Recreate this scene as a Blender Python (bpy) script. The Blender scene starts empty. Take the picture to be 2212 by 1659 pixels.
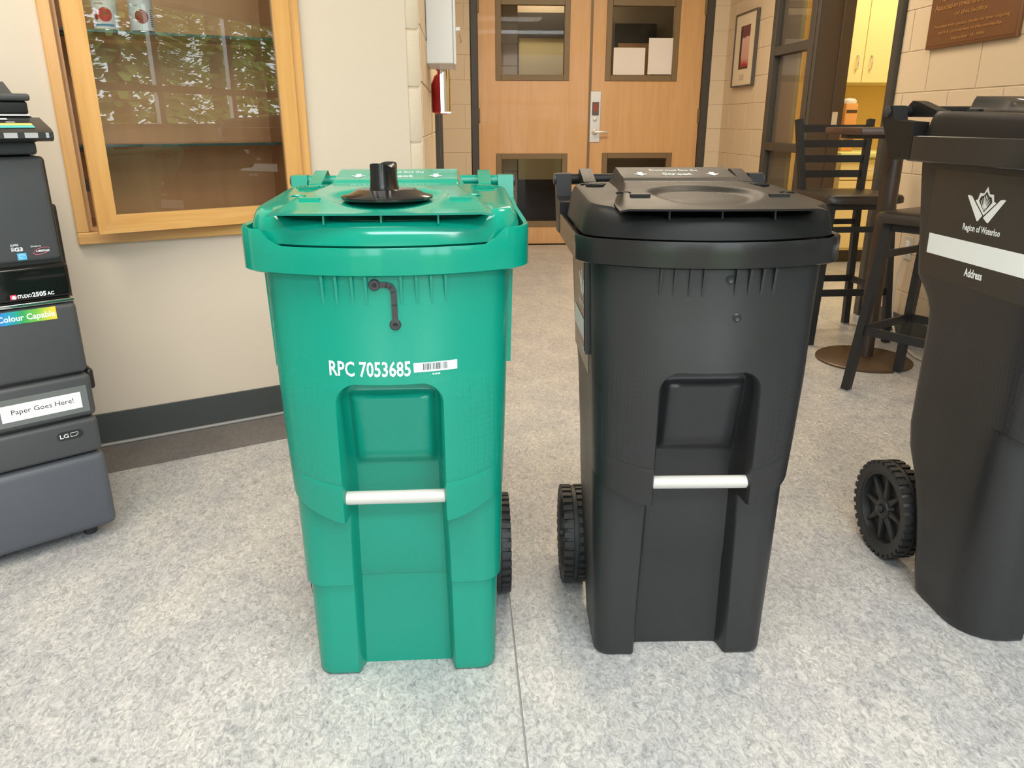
import bpy, bmesh, math, random
from mathutils import Vector, Matrix

random.seed(7)
PI = math.pi
S = bpy.context.scene
COL = S.collection

# ------------------------------------------------------------------ camera, world, lights, exposure
FOC, PITCH, YAW, CAMH = 1665.0, math.radians(18.75), math.radians(3.8), 1.075
cam_d = bpy.data.cameras.new('camera'); cam_d.sensor_width = 36.0
cam_d.lens = FOC / 2212.0 * 36.0
cam_d.clip_start = 0.02; cam_d.clip_end = 200
cam = bpy.data.objects.new('camera', cam_d); COL.objects.link(cam)
cam.location = (0, 0, CAMH); cam.rotation_euler = (PI/2 - PITCH, 0, -YAW)
S.camera = cam

W = bpy.data.worlds.new('world'); S.world = W; W.use_nodes = True
bg = W.node_tree.nodes['Background']
bg.inputs['Color'].default_value = (0.86, 0.94, 1.0, 1); bg.inputs['Strength'].default_value = 5.0

def area(name, loc, rot, sx, sy, power, col):
    l = bpy.data.lights.new(name, 'AREA'); l.shape = 'RECTANGLE'; l.size = sx; l.size_y = sy
    l.energy = power; l.color = col
    o = bpy.data.objects.new(name, l); COL.objects.link(o); o.location = loc; o.rotation_euler = rot
    return o
NEUT = (1.0, 0.94, 0.86); WARM = (1.0, 0.82, 0.60); COOL = (0.90, 0.96, 1.0); YEL = (1.0, 0.84, 0.54)
area('ceiling_lamp_front', (0.2, 0.5, 2.68), (0, 0, 0), 2.4, 0.6, 52, NEUT)
area('ceiling_lamp_left', (-1.2, 1.4, 2.68), (0, 0, 0), 0.6, 1.2, 34, (1.0, 0.86, 0.70))
area('rear_fill', (0.6, -1.4, 2.68), (0, 0, 0), 3.0, 0.6, 105, COOL)  # added unseen cool fill, boosts the window light on the near floor
area('ceiling_lamp_mid', (1.3, 2.6, 2.68), (0, 0, 0), 0.5, 0.5, 14, WARM)
area('ceiling_lamp_hall', (1.1, 5.0, 2.68), (0, 0, 0), 1.2, 0.6, 52, WARM)
area('kitchen_lamp', (3.3, 5.3, 2.6), (0, 0, 0), 0.9, 0.5, 34, YEL)
area('corridor_lamp', (1.0, 9.0, 2.6), (0, 0, 0), 0.6, 0.4, 14, WARM)

S.view_settings.view_transform = 'Standard'; S.view_settings.look = 'None'
S.view_settings.gamma = 1.0; S.view_settings.use_curve_mapping = False
S.view_settings.exposure = 0.0
S.cycles.use_denoising = True
S.cycles.max_bounces = 8

# ------------------------------------------------------------------ pixel -> plane (2212 x 1659 frame)
_fw = Vector((math.sin(YAW)*math.cos(PITCH), math.cos(YAW)*math.cos(PITCH), -math.sin(PITCH)))
_rt = Vector((math.cos(YAW), -math.sin(YAW), 0)); _up = _rt.cross(_fw)
_C = Vector((0, 0, CAMH))
def at(px, py, n, p0):
    d = _fw + _rt*((px-1106)/FOC) - _up*((py-829.5)/FOC)
    n = Vector(n)
    return _C + d*(n.dot(Vector(p0)-_C)/n.dot(d))
def fl(px, py, z=0.0): return at(px, py, (0, 0, 1), (0, 0, z))
def pY(px, py, Y): return at(px, py, (0, 1, 0), (0, Y, 0))
def pX(px, py, X): return at(px, py, (1, 0, 0), (X, 0, 0))

# ------------------------------------------------------------------ materials
MATS = {}
def srgb(r, g, b):
    def f(c):
        c /= 255.0
        return c/12.92 if c <= 0.04045 else ((c+0.055)/1.055)**2.4
    return (f(r), f(g), f(b), 1)
def mat(name, col, rough=0.5, metal=0.0, spec=0.5, emit=0.0, bump=None, coat=0.0, trans=0.0):
    if name in MATS: return MATS[name]
    m = bpy.data.materials.new(name); m.use_nodes = True
    nt = m.node_tree; b = nt.nodes['Principled BSDF']
    b.inputs['Base Color'].default_value = col
    b.inputs['Roughness'].default_value = rough
    b.inputs['Metallic'].default_value = metal
    b.inputs['Specular IOR Level'].default_value = spec
    b.inputs['Coat Weight'].default_value = coat
    if emit:
        b.inputs['Emission Color'].default_value = col; b.inputs['Emission Strength'].default_value = emit
    if bump:
        sc, st, dist = bump
        tc = nt.nodes.new('ShaderNodeTexCoord'); n = nt.nodes.new('ShaderNodeTexNoise')
        n.inputs['Scale'].default_value = sc; n.inputs['Detail'].default_value = 4
        bp = nt.nodes.new('ShaderNodeBump'); bp.inputs['Strength'].default_value = st; bp.inputs['Distance'].default_value = dist
        nt.links.new(tc.outputs['Object'], n.inputs['Vector']); nt.links.new(n.outputs['Fac'], bp.inputs['Height'])
        nt.links.new(bp.outputs['Normal'], b.inputs['Normal'])
    MATS[name] = m
    return m
def ramp(nt, stops):
    r = nt.nodes.new('ShaderNodeValToRGB')
    e = r.color_ramp.elements
    while len(e) < len(stops): e.new(0.5)
    for k, (p, c) in enumerate(stops): e[k].position = p; e[k].color = c
    return r
def noise(nt, vec, scale, detail=4, dist=0.0, rough=0.5):
    n = nt.nodes.new('ShaderNodeTexNoise')
    n.inputs['Scale'].default_value = scale; n.inputs['Detail'].default_value = detail
    n.inputs['Distortion'].default_value = dist; n.inputs['Roughness'].default_value = rough
    nt.links.new(vec, n.inputs['Vector'])
    return n
def mixc(nt, fac, a, b, mode='MIX'):
    x = nt.nodes.new('ShaderNodeMix'); x.data_type = 'RGBA'; x.blend_type = mode
    if isinstance(fac, float): x.inputs['Factor'].default_value = fac
    else: nt.links.new(fac, x.inputs['Factor'])
    for key, v in (('A', a), ('B', b)):
        i = [q for q in x.inputs if q.name == key and q.type == 'RGBA'][0]
        if isinstance(v, tuple): i.default_value = v
        else: nt.links.new(v, i)
    return [q for q in x.outputs if q.type == 'RGBA'][0]

def wood(name, c1, c2, scale=(18, 18, 1.2), rough=0.35, coat=0.1):
    m = mat(name, c1, rough, coat=coat); nt = m.node_tree; b = nt.nodes['Principled BSDF']
    tc = nt.nodes.new('ShaderNodeTexCoord'); mp = nt.nodes.new('ShaderNodeMapping')
    mp.inputs['Scale'].default_value = scale
    nt.links.new(tc.outputs['Object'], mp.inputs['Vector'])
    n = noise(nt, mp.outputs['Vector'], 3.0, 5, 0.6)
    r = ramp(nt, [(0.3, c1), (0.7, c2)])
    nt.links.new(n.outputs['Fac'], r.inputs['Fac']); nt.links.new(r.outputs['Color'], b.inputs['Base Color'])
    return m
def floor_mat(name, dark, mid, light, rough=0.32, spec=0.5):
    m = mat(name, mid, rough, spec=spec); nt = m.node_tree; b = nt.nodes['Principled BSDF']
    tc = nt.nodes.new('ShaderNodeTexCoord')
    mp = nt.nodes.new('ShaderNodeMapping'); mp.inputs['Rotation'].default_value = (0, 0, 0.5); mp.inputs['Scale'].default_value = (1, 0.62, 1)
    nt.links.new(tc.outputs['Object'], mp.inputs['Vector'])
    v = mp.outputs['Vector']
    n1 = noise(nt, v, 75, 8, 1.5, 0.72)
    n2 = noise(nt, v, 8, 3, 0.6)
    n3 = noise(nt, v, 130, 6, 1.6, 0.72)
    n4 = noise(nt, v, 40, 6, 2.2, 0.66)
    r1 = ramp(nt, [(0.32, dark), (0.46, mid), (0.62, light)])
    nt.links.new(n1.outputs['Fac'], r1.inputs['Fac'])
    r3 = ramp(nt, [(0.26, (0.35, 0.36, 0.37, 1)), (0.38, (1, 1, 1, 1)), (1.0, (1, 1, 1, 1))])
    nt.links.new(n3.outputs['Fac'], r3.inputs['Fac'])
    c = mixc(nt, 0.85, r1.outputs['Color'], r3.outputs['Color'], 'MULTIPLY')
    r4 = ramp(nt, [(0.475, (0, 0, 0, 1)), (0.5, (0.65, 0.65, 0.65, 1)), (0.525, (0, 0, 0, 1))])
    nt.links.new(n4.outputs['Fac'], r4.inputs['Fac'])
    c = mixc(nt, r4.outputs['Color'], c, light)
    r2 = ramp(nt, [(0.38, (0.84, 0.85, 0.88, 1)), (0.62, (1.0, 0.995, 0.98, 1))])
    nt.links.new(n2.outputs['Fac'], r2.inputs['Fac'])
    c = mixc(nt, 1.0, c, r2.outputs['Color'], 'MULTIPLY')
    nt.links.new(c, b.inputs['Base Color'])
    bp = nt.nodes.new('ShaderNodeBump'); bp.inputs['Strength'].default_value = 0.10; bp.inputs['Distance'].default_value = 0.002
    nt.links.new(n1.outputs['Fac'], bp.inputs['Height']); nt.links.new(bp.outputs['Normal'], b.inputs['Normal'])
    return m
def plastic(name, col, rough, spec=0.5, pattern=False, zlo=0.45, zhi=0.68):
    m = mat(name, col, rough, spec=spec); nt = m.node_tree; b = nt.nodes['Principled BSDF']
    tc = nt.nodes.new('ShaderNodeTexCoord')
    n = noise(nt, tc.outputs['Object'], 9, 3)
    mr = nt.nodes.new('ShaderNodeMapRange'); mr.inputs['To Min'].default_value = rough*0.8; mr.inputs['To Max'].default_value = rough*1.25
    nt.links.new(n.outputs['Fac'], mr.inputs['Value']); nt.links.new(mr.outputs['Result'], b.inputs['Roughness'])
    if pattern:
        br = nt.nodes.new('ShaderNodeTexVoronoi'); br.inputs['Scale'].default_value = 90; br.feature = 'DISTANCE_TO_EDGE'; br.inputs['Randomness'].default_value = 0.15
        nt.links.new(tc.outputs['Object'], br.inputs['Vector'])
        sx = nt.nodes.new('ShaderNodeSeparateXYZ'); nt.links.new(tc.outputs['Object'], sx.inputs['Vector'])
        rz = nt.nodes.new('ShaderNodeMapRange'); rz.interpolation_type = 'SMOOTHSTEP'
        rz.inputs['From Min'].default_value = zlo; rz.inputs['From Max'].default_value = zlo+0.03
        nt.links.new(sx.outputs['Z'], rz.inputs['Value'])
        rz2 = nt.nodes.new('ShaderNodeMapRange'); rz2.inputs['From Min'].default_value = zhi; rz2.inputs['From Max'].default_value = zhi-0.04
        nt.links.new(sx.outputs['Z'], rz2.inputs['Value'])
        ax = nt.nodes.new('ShaderNodeMath'); ax.operation = 'ABSOLUTE'; nt.links.new(sx.outputs['X'], ax.inputs[0])
        rx = nt.nodes.new('ShaderNodeMapRange'); rx.inputs['From Min'].default_value = 0.10; rx.inputs['From Max'].default_value = 0.13
        nt.links.new(ax.outputs[0], rx.inputs['Value'])
        m1 = nt.nodes.new('ShaderNodeMath'); m1.operation = 'MULTIPLY'
        nt.links.new(rz.outputs['Result'], m1.inputs[0]); nt.links.new(rz2.outputs['Result'], m1.inputs[1])
        m2 = nt.nodes.new('ShaderNodeMath'); m2.operation = 'MULTIPLY'
        nt.links.new(m1.outputs[0], m2.inputs[0]); nt.links.new(rx.outputs['Result'], m2.inputs[1])
        gt = nt.nodes.new('ShaderNodeMapRange'); gt.inputs['From Min'].default_value = 0.0; gt.inputs['From Max'].default_value = 0.06
        nt.links.new(br.outputs['Distance'], gt.inputs['Value'])
        m3 = nt.nodes.new('ShaderNodeMath'); m3.operation = 'MULTIPLY'
        nt.links.new(m2.outputs[0], m3.inputs[0]); nt.links.new(gt.outputs['Result'], m3.inputs[1])
        bp = nt.nodes.new('ShaderNodeBump'); bp.inputs['Strength'].default_value = 0.35; bp.inputs['Distance'].default_value = 0.001
        nt.links.new(m3.outputs[0], bp.inputs['Height']); nt.links.new(bp.outputs['Normal'], b.inputs['Normal'])
    return m
def pane_mat(name, tint=(1, 1, 1, 1), refl=1.0):
    m = bpy.data.materials.new(name); m.use_nodes = True; nt = m.node_tree
    nt.nodes.remove(nt.nodes['Principled BSDF']); out = nt.nodes['Material Output']
    t = nt.nodes.new('ShaderNodeBsdfTransparent'); t.inputs['Color'].default_value = tint
    g = nt.nodes.new('ShaderNodeBsdfGlossy'); g.inputs['Roughness'].default_value = 0.0
    f = nt.nodes.new('ShaderNodeFresnel'); f.inputs['IOR'].default_value = 1.5
    mu = nt.nodes.new('ShaderNodeMath'); mu.operation = 'MULTIPLY'; mu.inputs[1].default_value = refl
    mx = nt.nodes.new('ShaderNodeMixShader')
    nt.links.new(f.outputs[0], mu.inputs[0]); nt.links.new(mu.outputs[0], mx.inputs['Fac'])
    nt.links.new(t.outputs[0], mx.inputs[1]); nt.links.new(g.outputs[0], mx.inputs[2])
    nt.links.new(mx.outputs[0], out.inputs['Surface'])
    MATS[name] = m
    return m

M_floor = floor_mat('linoleum', srgb(128, 131, 134), srgb(168, 169, 170), srgb(208, 207, 206))
M_lindark = floor_mat('linoleum_dark', srgb(96, 93, 92), srgb(108, 105, 104), srgb(122, 118, 116), 0.45, 0.3)
M_plaster = mat('plaster_beige', srgb(214, 203, 187), 0.75, spec=0.25, bump=(60, 0.12, 0.002))
M_block = mat('painted_block', srgb(214, 196, 170), 0.6, spec=0.3, bump=(140, 0.45, 0.0025))
M_mortar = mat('painted_mortar', srgb(226, 210, 188), 0.7, spec=0.25)
M_cream = mat('cream_block', srgb(214, 202, 182), 0.5, spec=0.4, bump=(140, 0.5, 0.003))
M_rubber = mat('rubber_base', srgb(66, 70, 71), 0.5)
M_alu = mat('aluminium', srgb(190, 190, 190), 0.3, metal=0.9)
M_ceil = mat('ceiling_white', srgb(235, 233, 226), 0.8)
M_door = wood('door_maple', srgb(208, 160, 106), srgb(218, 172, 118), (9, 9, 0.7), 0.4)
M_maple = wood('cabinet_maple', srgb(208, 156, 88), srgb(222, 174, 106), (14, 14, 1.0), 0.35)
M_mapleH = wood('cabinet_maple_flat', srgb(208, 156, 88), srgb(224, 178, 112), (1.5, 1.5, 20), 0.35)
M_walnut = wood('cabinet_back', srgb(196, 146, 96), srgb(208, 158, 108), (6, 6, 0.6), 0.5)
M_bronze = mat('bronze_frame', srgb(124, 102, 68), 0.45)
M_charcoal = mat('charcoal_paint', srgb(66, 63, 58), 0.45)
M_brown = mat('brown_door_paint', srgb(72, 61, 53), 0.5)
M_steel = mat('brushed_steel', srgb(214, 212, 208), 0.35, metal=0.35)
M_chrome = mat('chrome', srgb(220, 220, 220), 0.08, metal=1.0)
M_white = mat('white_enamel', srgb(232, 234, 236), 0.4)
M_paper = mat('paper', srgb(236, 228, 222), 0.8)
M_green = plastic('green_plastic', (0.002, 0.272, 0.192, 1), 0.25, pattern=True)
M_greenlid = plastic('green_lid_plastic', (0.002, 0.275, 0.192, 1), 0.11)
M_black = plastic('black_plastic', (0.023, 0.0235, 0.025, 1), 0.36, spec=0.42, pattern=True)
M_blacklid = plastic('black_lid_plastic', (0.012, 0.012, 0.0125, 1), 0.42, spec=0.2)
M_blackrim = plastic('black_rim_plastic', (0.016, 0.016, 0.0165, 1), 0.2, spec=0.4)
M_dark = mat('dark_fitting', srgb(52, 53, 55), 0.45)
M_gloss = mat('gloss_black', (0.012, 0.012, 0.013, 1), 0.14)
M_tire = mat('tire_rubber', (0.018, 0.019, 0.021, 1), 0.5)
M_bar = mat('white_bar', srgb(198, 196, 192), 0.3)
M_print = mat('white_print', srgb(236, 244, 246), 0.45)
M_ink = mat('ink_black', srgb(30, 30, 30), 0.6)
M_pgrey = mat('printer_grey', srgb(70, 72, 75), 0.42, bump=(900, 0.12, 0.0006))
M_pblue = mat('printer_base', srgb(82, 86, 94), 0.45)
M_pblack = mat('printer_black', srgb(36, 37, 39), 0.35)
M_pgloss = mat('printer_gloss', srgb(22, 21, 21), 0.08)
M_stool = mat('stool_metal', srgb(38, 39, 41), 0.45, spec=0.35)
M_vinyl = mat('stool_vinyl', srgb(46, 41, 38), 0.35, bump=(30, 0.06, 0.002))
M_tabletop = wood('table_walnut', srgb(62, 42, 36), srgb(80, 56, 47), (2, 14, 14), 0.35)
M_tablebase = mat('table_bronze', srgb(84, 66, 48), 0.4, metal=0.3)
M_plaque = mat('plaque_bronze', srgb(120, 82, 52), 0.4, metal=0.25, bump=(200, 0.3, 0.001))
M_plaqlet = mat('plaque_letters', srgb(186, 138, 88), 0.35, metal=0.3)
M_yellow = mat('kitchen_cabinet', srgb(246, 228, 168), 0.5)
M_kwall = mat('kitchen_wall', srgb(236, 206, 140), 0.7)
M_glassedge = mat('glass_edge', srgb(58, 88, 82), 0.12)
M_pane = pane_mat('clear_pane', refl=0.16)
M_pane2 = pane_mat('cabinet_pane', (0.97, 0.98, 0.97, 1), 2.1)
M_leaf = mat('leaf_green', srgb(128, 156, 74), 0.7)
M_bark = mat('bark', srgb(96, 78, 62), 0.9)
M_grass = mat('lawn_grass', srgb(130, 165, 75), 0.9)

# ------------------------------------------------------------------ mesh helpers
class MB:
    def __init__(self): self.bm = bmesh.new()
    def _xf(self, vs, M):
        if M is not None:
            for v in vs: v.co = M @ v.co
    def box(self, lo, hi, bev=0.0, seg=2, M=None):
        r = bmesh.ops.create_cube(self.bm, size=1.0); vs = r['verts']
        c = [(a+b)/2 for a, b in zip(lo, hi)]; s = [abs(b-a) for a, b in zip(lo, hi)]
        for v in vs: v.co = Vector((c[0]+v.co.x*s[0], c[1]+v.co.y*s[1], c[2]+v.co.z*s[2]))
        if bev > 0:
            bev = min(bev, min(s)*0.49)
            ed = list({e for v in vs for e in v.link_edges})
            rr = bmesh.ops.bevel(self.bm, geom=ed+vs, offset=bev, segments=seg, affect='EDGES', profile=0.5)
            vs = list({v for f in rr['faces'] for v in f.verts} | {v for v in vs if v.is_valid})
        self._xf(vs, M); return self
    def prism(self, pts, z0, z1, M=None, bev=0.0):
        """polygon pts (x, y) extruded z0..z1"""
        bm = self.bm
        a = [bm.verts.new((x, y, z0)) for x, y in pts]; b = [bm.verts.new((x, y, z1)) for x, y in pts]
        n = len(pts)
        fs = [bm.faces.new(list(reversed(a))), bm.faces.new(b)]
        for i in range(n): fs.append(bm.faces.new((a[i], a[(i+1) % n], b[(i+1) % n], b[i])))
        vs = a+b
        if bev > 0:
            rr = bmesh.ops.bevel(bm, geom=list(fs[1].edges)+b, offset=bev, segments=2, affect='EDGES', profile=0.5)
            vs = list(set(v for v in vs if v.is_valid) | {v for f in rr['faces'] for v in f.verts})
        self._xf(vs, M); return self
    def lathe(self, prof, n=32, M=None, cap=True):
        """profile (r, z) about local z"""
        bm = self.bm; rings = []
        for r, z in prof:
            rings.append([bm.verts.new((r*math.cos(2*PI*i/n), r*math.sin(2*PI*i/n), z)) for i in range(n)])
        for a, b in zip(rings, rings[1:]):
            for i in range(n): bm.faces.new((a[i], a[(i+1) % n], b[(i+1) % n], b[i]))
        if cap:
            bm.faces.new(list(reversed(rings[0]))); bm.faces.new(rings[-1])
        self._xf([v for r in rings for v in r], M); return self
    def tube(self, pts, r, n=8, closed=False, flat=None):
        """sweep along points; flat=(w, h) gives a flat bar with w along the sideways direction"""
        bm = self.bm; pts = [Vector(p) for p in pts]; rings = []
        N = len(pts)
        for i, p in enumerate(pts):
            a = pts[i-1] if (i > 0 or closed) else p; b = pts[(i+1) % N] if (i < N-1 or closed) else p
            t = (b-a).normalized()
            ref = Vector((0, 0, 1)) if abs(t.z) < 0.9 else Vector((1, 0, 0))
            s = t.cross(ref).normalized(); u = s.cross(t)
            if flat:
                w, h = flat
                rings.append([bm.verts.new(p + s*x*w/2 + u*y*h/2) for x, y in ((-1, -1), (1, -1), (1, 1), (-1, 1))])
            else:
                rings.append([bm.verts.new(p + s*r*math.cos(2*PI*k/n) + u*r*math.sin(2*PI*k/n)) for k in range(n)])
        m = len(rings[0]); rr = list(zip(rings, rings[1:])) + ([(rings[-1], rings[0])] if closed else [])
        for a, b in rr:
            for k in range(m): bm.faces.new((a[k], a[(k+1) % m], b[(k+1) % m], b[k]))
        if not closed:
            bm.faces.new(list(reversed(rings[0]))); bm.faces.new(rings[-1])
        return self
    def loft(self, rows, cap0=True, cap1=True):
        bm = self.bm; R = [[bm.verts.new(p) for p in r] for r in rows]; n = len(R[0])
        for a, b in zip(R, R[1:]):
            for i in range(n): bm.faces.new((a[i], a[(i+1) % n], b[(i+1) % n], b[i]))
        if cap0: bm.faces.new(list(reversed(R[0])))
        if cap1: bm.faces.new(R[-1])
        return self
    def grid(self, P):
        bm = self.bm; R = [[bm.verts.new(p) for p in r] for r in P]
        for a, b in zip(R, R[1:]):
            for i in range(len(a)-1): bm.faces.new((a[i], a[i+1], b[i+1], b[i]))
        return self
    def poly(self, pts):
        self.bm.faces.new([self.bm.verts.new(p) for p in pts]); return self
    def build(self, name, m, parent=None, angle=35.0, M=None):
        bm = self.bm
        bmesh.ops.recalc_face_normals(bm, faces=bm.faces)
        me = bpy.data.meshes.new(name)
        if M is not None: bm.transform(M)
        bm.to_mesh(me); bm.free()
        if m is not None:
            for x in (m if isinstance(m, (list, tuple)) else [m]): me.materials.append(x)
        for p in me.polygons: p.use_smooth = True
        try: me.set_sharp_from_angle(angle=math.radians(angle))
        except Exception: pass
        o = bpy.data.objects.new(name, me); COL.objects.link(o)
        if parent is not None: o.parent = parent
        return o
def tag(o, label, cat, group=None, kind=None):
    o['label'] = label; o['category'] = cat
    if group: o['group'] = group
    if kind: o['kind'] = kind
    return o
def thing(name, label, cat, loc=(0, 0, 0), rz=0.0, group=None):
    o = bpy.data.objects.new(name, None); o.empty_display_size = 0.1; COL.objects.link(o)
    o.location = loc; o.rotation_euler = (0, 0, rz)
    return tag(o, label, cat, group)
def struct(o): o['kind'] = 'structure'; return o
def sempty(name, loc=(0, 0, 0), rz=0.0):
    o = bpy.data.objects.new(name, None); COL.objects.link(o); o.location = loc; o.rotation_euler = (0, 0, rz)
    return struct(o)
def frameM(o, x, y):
    """matrix: local x -> x, local y -> y, local z -> x cross y, origin o"""
    x = Vector(x).normalized(); y = Vector(y); y = (y - x*y.dot(x)).normalized(); z = x.cross(y)
    return Matrix(((x.x, y.x, z.x, o[0]), (x.y, y.y, z.y, o[1]), (x.z, y.z, z.z, o[2]), (0, 0, 0, 1)))
def text(name, body, size, m, parent, M, ext=0.0004, bold=0.0, width=None, height=None, align='LEFT', project=None, shear=0.0):
    cu = bpy.data.curves.new('tmp', 'FONT'); cu.body = body; cu.size = size; cu.extrude = ext; cu.offset = bold
    cu.align_x = align; cu.resolution_u = 2; cu.shear = shear
    t = bpy.data.objects.new('tmp', cu); COL.objects.link(t)
    dg = bpy.context.evaluated_depsgraph_get(); dg.update()
    me = bpy.data.meshes.new_from_object(t.evaluated_get(dg))
    bpy.data.objects.remove(t); bpy.data.curves.remove(cu)
    xs = [v.co.x for v in me.vertices]; ys = [v.co.y for v in me.vertices]
    kx = width/(max(xs)-min(xs)) if width else 1.0
    ky = height/(max(ys)-min(ys)) if height else (1.0 if not width else kx)
    x0 = min(xs) if align == 'LEFT' else 0.0
    for v in me.vertices:
        p = Vector(((v.co.x-x0)*kx, v.co.y*ky, v.co.z))
        p = M @ p
        v.co = project(p) if project else p
    me.materials.clear(); me.materials.append(m); me.name = name
    o = bpy.data.objects.new(name, me); COL.objects.link(o)
    if parent is not None: o.parent = parent
    return o

# ------------------------------------------------------------------ room shell
XR, YB, ZC = 2.35, 7.14, 2.72
WA = math.radians(26.7)
LU = Vector((math.cos(WA), math.sin(WA), 0)); LN = Vector((math.sin(WA), -math.cos(WA), 0))   # along / out of the left wall
LB = Vector((-1.262, 2.586, 0))
def lw(s, d, z): return LB + LU*s + LN*d + Vector((0, 0, z))

flr = struct(MB().box((-4.5, -2.75, -0.12), (9.2, 11.0, -0.002)).build('floor', mat('seam_grey', srgb(140, 140, 140), 0.6)))
sx0 = fl(1105, 1275); sx1 = fl(1131, 1659)
SEAM = 0.0985
for (x0, x1) in ((-4.5, SEAM-0.002), (SEAM+0.002, 2.10)):
    o = MB().box((x0, -2.75, -0.002), (x1, 7.14, 0.0)).build('floor_sheet', M_floor, flr)
MB().box((2.103, -2.75, -0.002), (9.2, 7.14, 0.0)).build('floor_sheet', M_floor, flr)
MB().box((-0.3, 7.142, -0.002), (2.6, 11.0, 0.0)).build('floor_sheet', mat('dark_floor', srgb(70, 62, 54), 0.2), flr)
# darker floor strip along the left wall
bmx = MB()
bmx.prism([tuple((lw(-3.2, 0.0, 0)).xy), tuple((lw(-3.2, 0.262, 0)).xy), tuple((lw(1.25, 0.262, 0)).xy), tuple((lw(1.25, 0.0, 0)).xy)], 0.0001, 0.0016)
bmx.build('dark_strip', M_lindark, flr)
struct(MB().box((-4.5, -2.75, ZC), (9.2, 11.0, ZC+0.1)).build('ceiling', M_ceil))

# left wall, in pieces around the display case opening
CS0, CS1, CZ0 = 0.066, 0.765, 0.738
wl = sempty('wall_left', tuple(LB), WA)          # local x along wall, local y = into wall
wm = MB()
wm.box((-3.6, 0, 0), (CS0, 0.42, ZC)); wm.box((CS1, 0, 0), (1.205, 0.42, ZC))
wm.box((CS0, 0, 0), (CS1, 0.42, CZ0)); wm.box((CS0, 0, 2.1), (CS1, 0.42, ZC))
wm.build('wall_panel', M_plaster, wl)
# painted block pilaster at the wall's end, block by block
pz = 0.0; k = 0
while pz < ZC-0.01:
    h = min(0.2, ZC-pz)
    MB().box((1.205, 0.004, pz+0.0015), (1.262, 0.42, pz+h-0.0015), 0.009, 2).build('block', M_cream, wl)
    pz += 0.2; k += 1
MB().box((1.2, 0.012, 0), (1.256, 0.41, ZC)).build('mortar', M_mortar, wl)
bb = sempty('baseboard_left', tuple(LB), WA)
MB().box((-3.4, -0.006, 0.0016), (1.21, -0.0005, 0.118), 0.002, 1).build('rubber_strip', M_rubber, bb)
MB().box((-3.4, -0.022, 0.0016), (1.21, -0.006, 0.011), 0.003, 1).build('metal_strip', mat('strip_grey', srgb(150, 152, 152), 0.35), bb)

def block_wall(parent, u0, u1, z0, z1, du, dz, m, off=0.0, holes=(), M=None, t=0.02, gap=0.0045, u_phase=0.0):
    """running bond of single blocks on the plane y=0 (front at y=-t), local x = u"""
    row = 0; cache = {}
    z = z0
    while z < z1-0.02:
        zt = min(z+dz, z1)
        u = u0 - ((u_phase + (du/2 if row % 2 else 0)) % du)
        while u < u1:
            a, b = max(u, u0), min(u+du, u1)
            u += du
            if b-a < 0.03: continue
            spans = [(a, b)]
            for (h0, h1, hz0, hz1) in holes:
                if hz0 < zt-0.01 and hz1 > z+0.01:
                    ns = []
                    for (p, q) in spans:
                        if h1 <= p or h0 >= q: ns.append((p, q)); continue
                        if p < h0: ns.append((p, h0))
                        if q > h1: ns.append((h1, q))
                    spans = ns
            for (p, q) in spans:
                if q-p < 0.02: continue
                key = (round(q-p, 3), round(zt-z, 3))
                if key not in cache:
                    o = MB().box((gap/2, -t, gap/2), (q-p-gap/2, 0.0, zt-z-gap/2), 0.004, 1).build('block', m, parent)
                    cache[key] = o
                else:
                    o = cache[key].copy(); COL.objects.link(o); o.parent = parent
                o.location = (p, 0, z)
        z += dz; row += 1

# back wall with the double door opening
DX0, DX1, DZT = 0.172, 2.160, 2.16
wb = sempty('wall_back', (0, YB, 0), 0)
m = MB(); m.box((-0.5, 0.0, 0), (DX0-0.06, 0.15, ZC)); m.box((DX1+0.06, 0.0, 0), (2.6, 0.15, ZC)); m.box((DX0-0.06, 0.008, DZT+0.05), (DX1+0.06, 0.15, ZC))
m.build('mortar', M_mortar, wb)
block_wall(wb, -0.10, DX0-0.052, 0, ZC, 0.4, 0.2, M_block, t=0.0, u_phase=0.1) if False else None
block_wall(wb, -0.138, DX0-0.055, 0.02, ZC, 0.4, 0.2, M_block, t=0.0045)
block_wall(wb, DX1+0.055, XR, 0.02, ZC, 0.4, 0.2, M_block, t=0.0045)
# hall left wall
wh = sempty('wall_hall', (-0.10, YB, 0), -PI/2)      # local x runs toward -Y ; local y -> +X ... front of blocks is local -y
wh.rotation_euler = (0, 0, PI/2); wh.location = (-0.138, 3.16, 0)   # local x -> +Y, local y -> -X
m = MB(); m.box((0, 0.0, 0), (3.98, 0.2, ZC)); m.build('mortar', M_mortar, wh)
block_wall(wh, 0.0, 3.98, 0.02, ZC, 0.4, 0.2, M_block, t=0.0045)
tr = MB().box((1.62, -0.030, 0), (1.70, 0.0, 1.22), 0.003, 1).box((2.6, -0.030, 0), (2.68, 0.0, 1.22), 0.003, 1).box((1.70, -0.024, 1.16), (2.6, 0.0, 1.22))
o = tr.build('trim_1', M_charcoal); o.location = wh.location; o.rotation_euler = wh.rotation_euler; struct(o)

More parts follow.
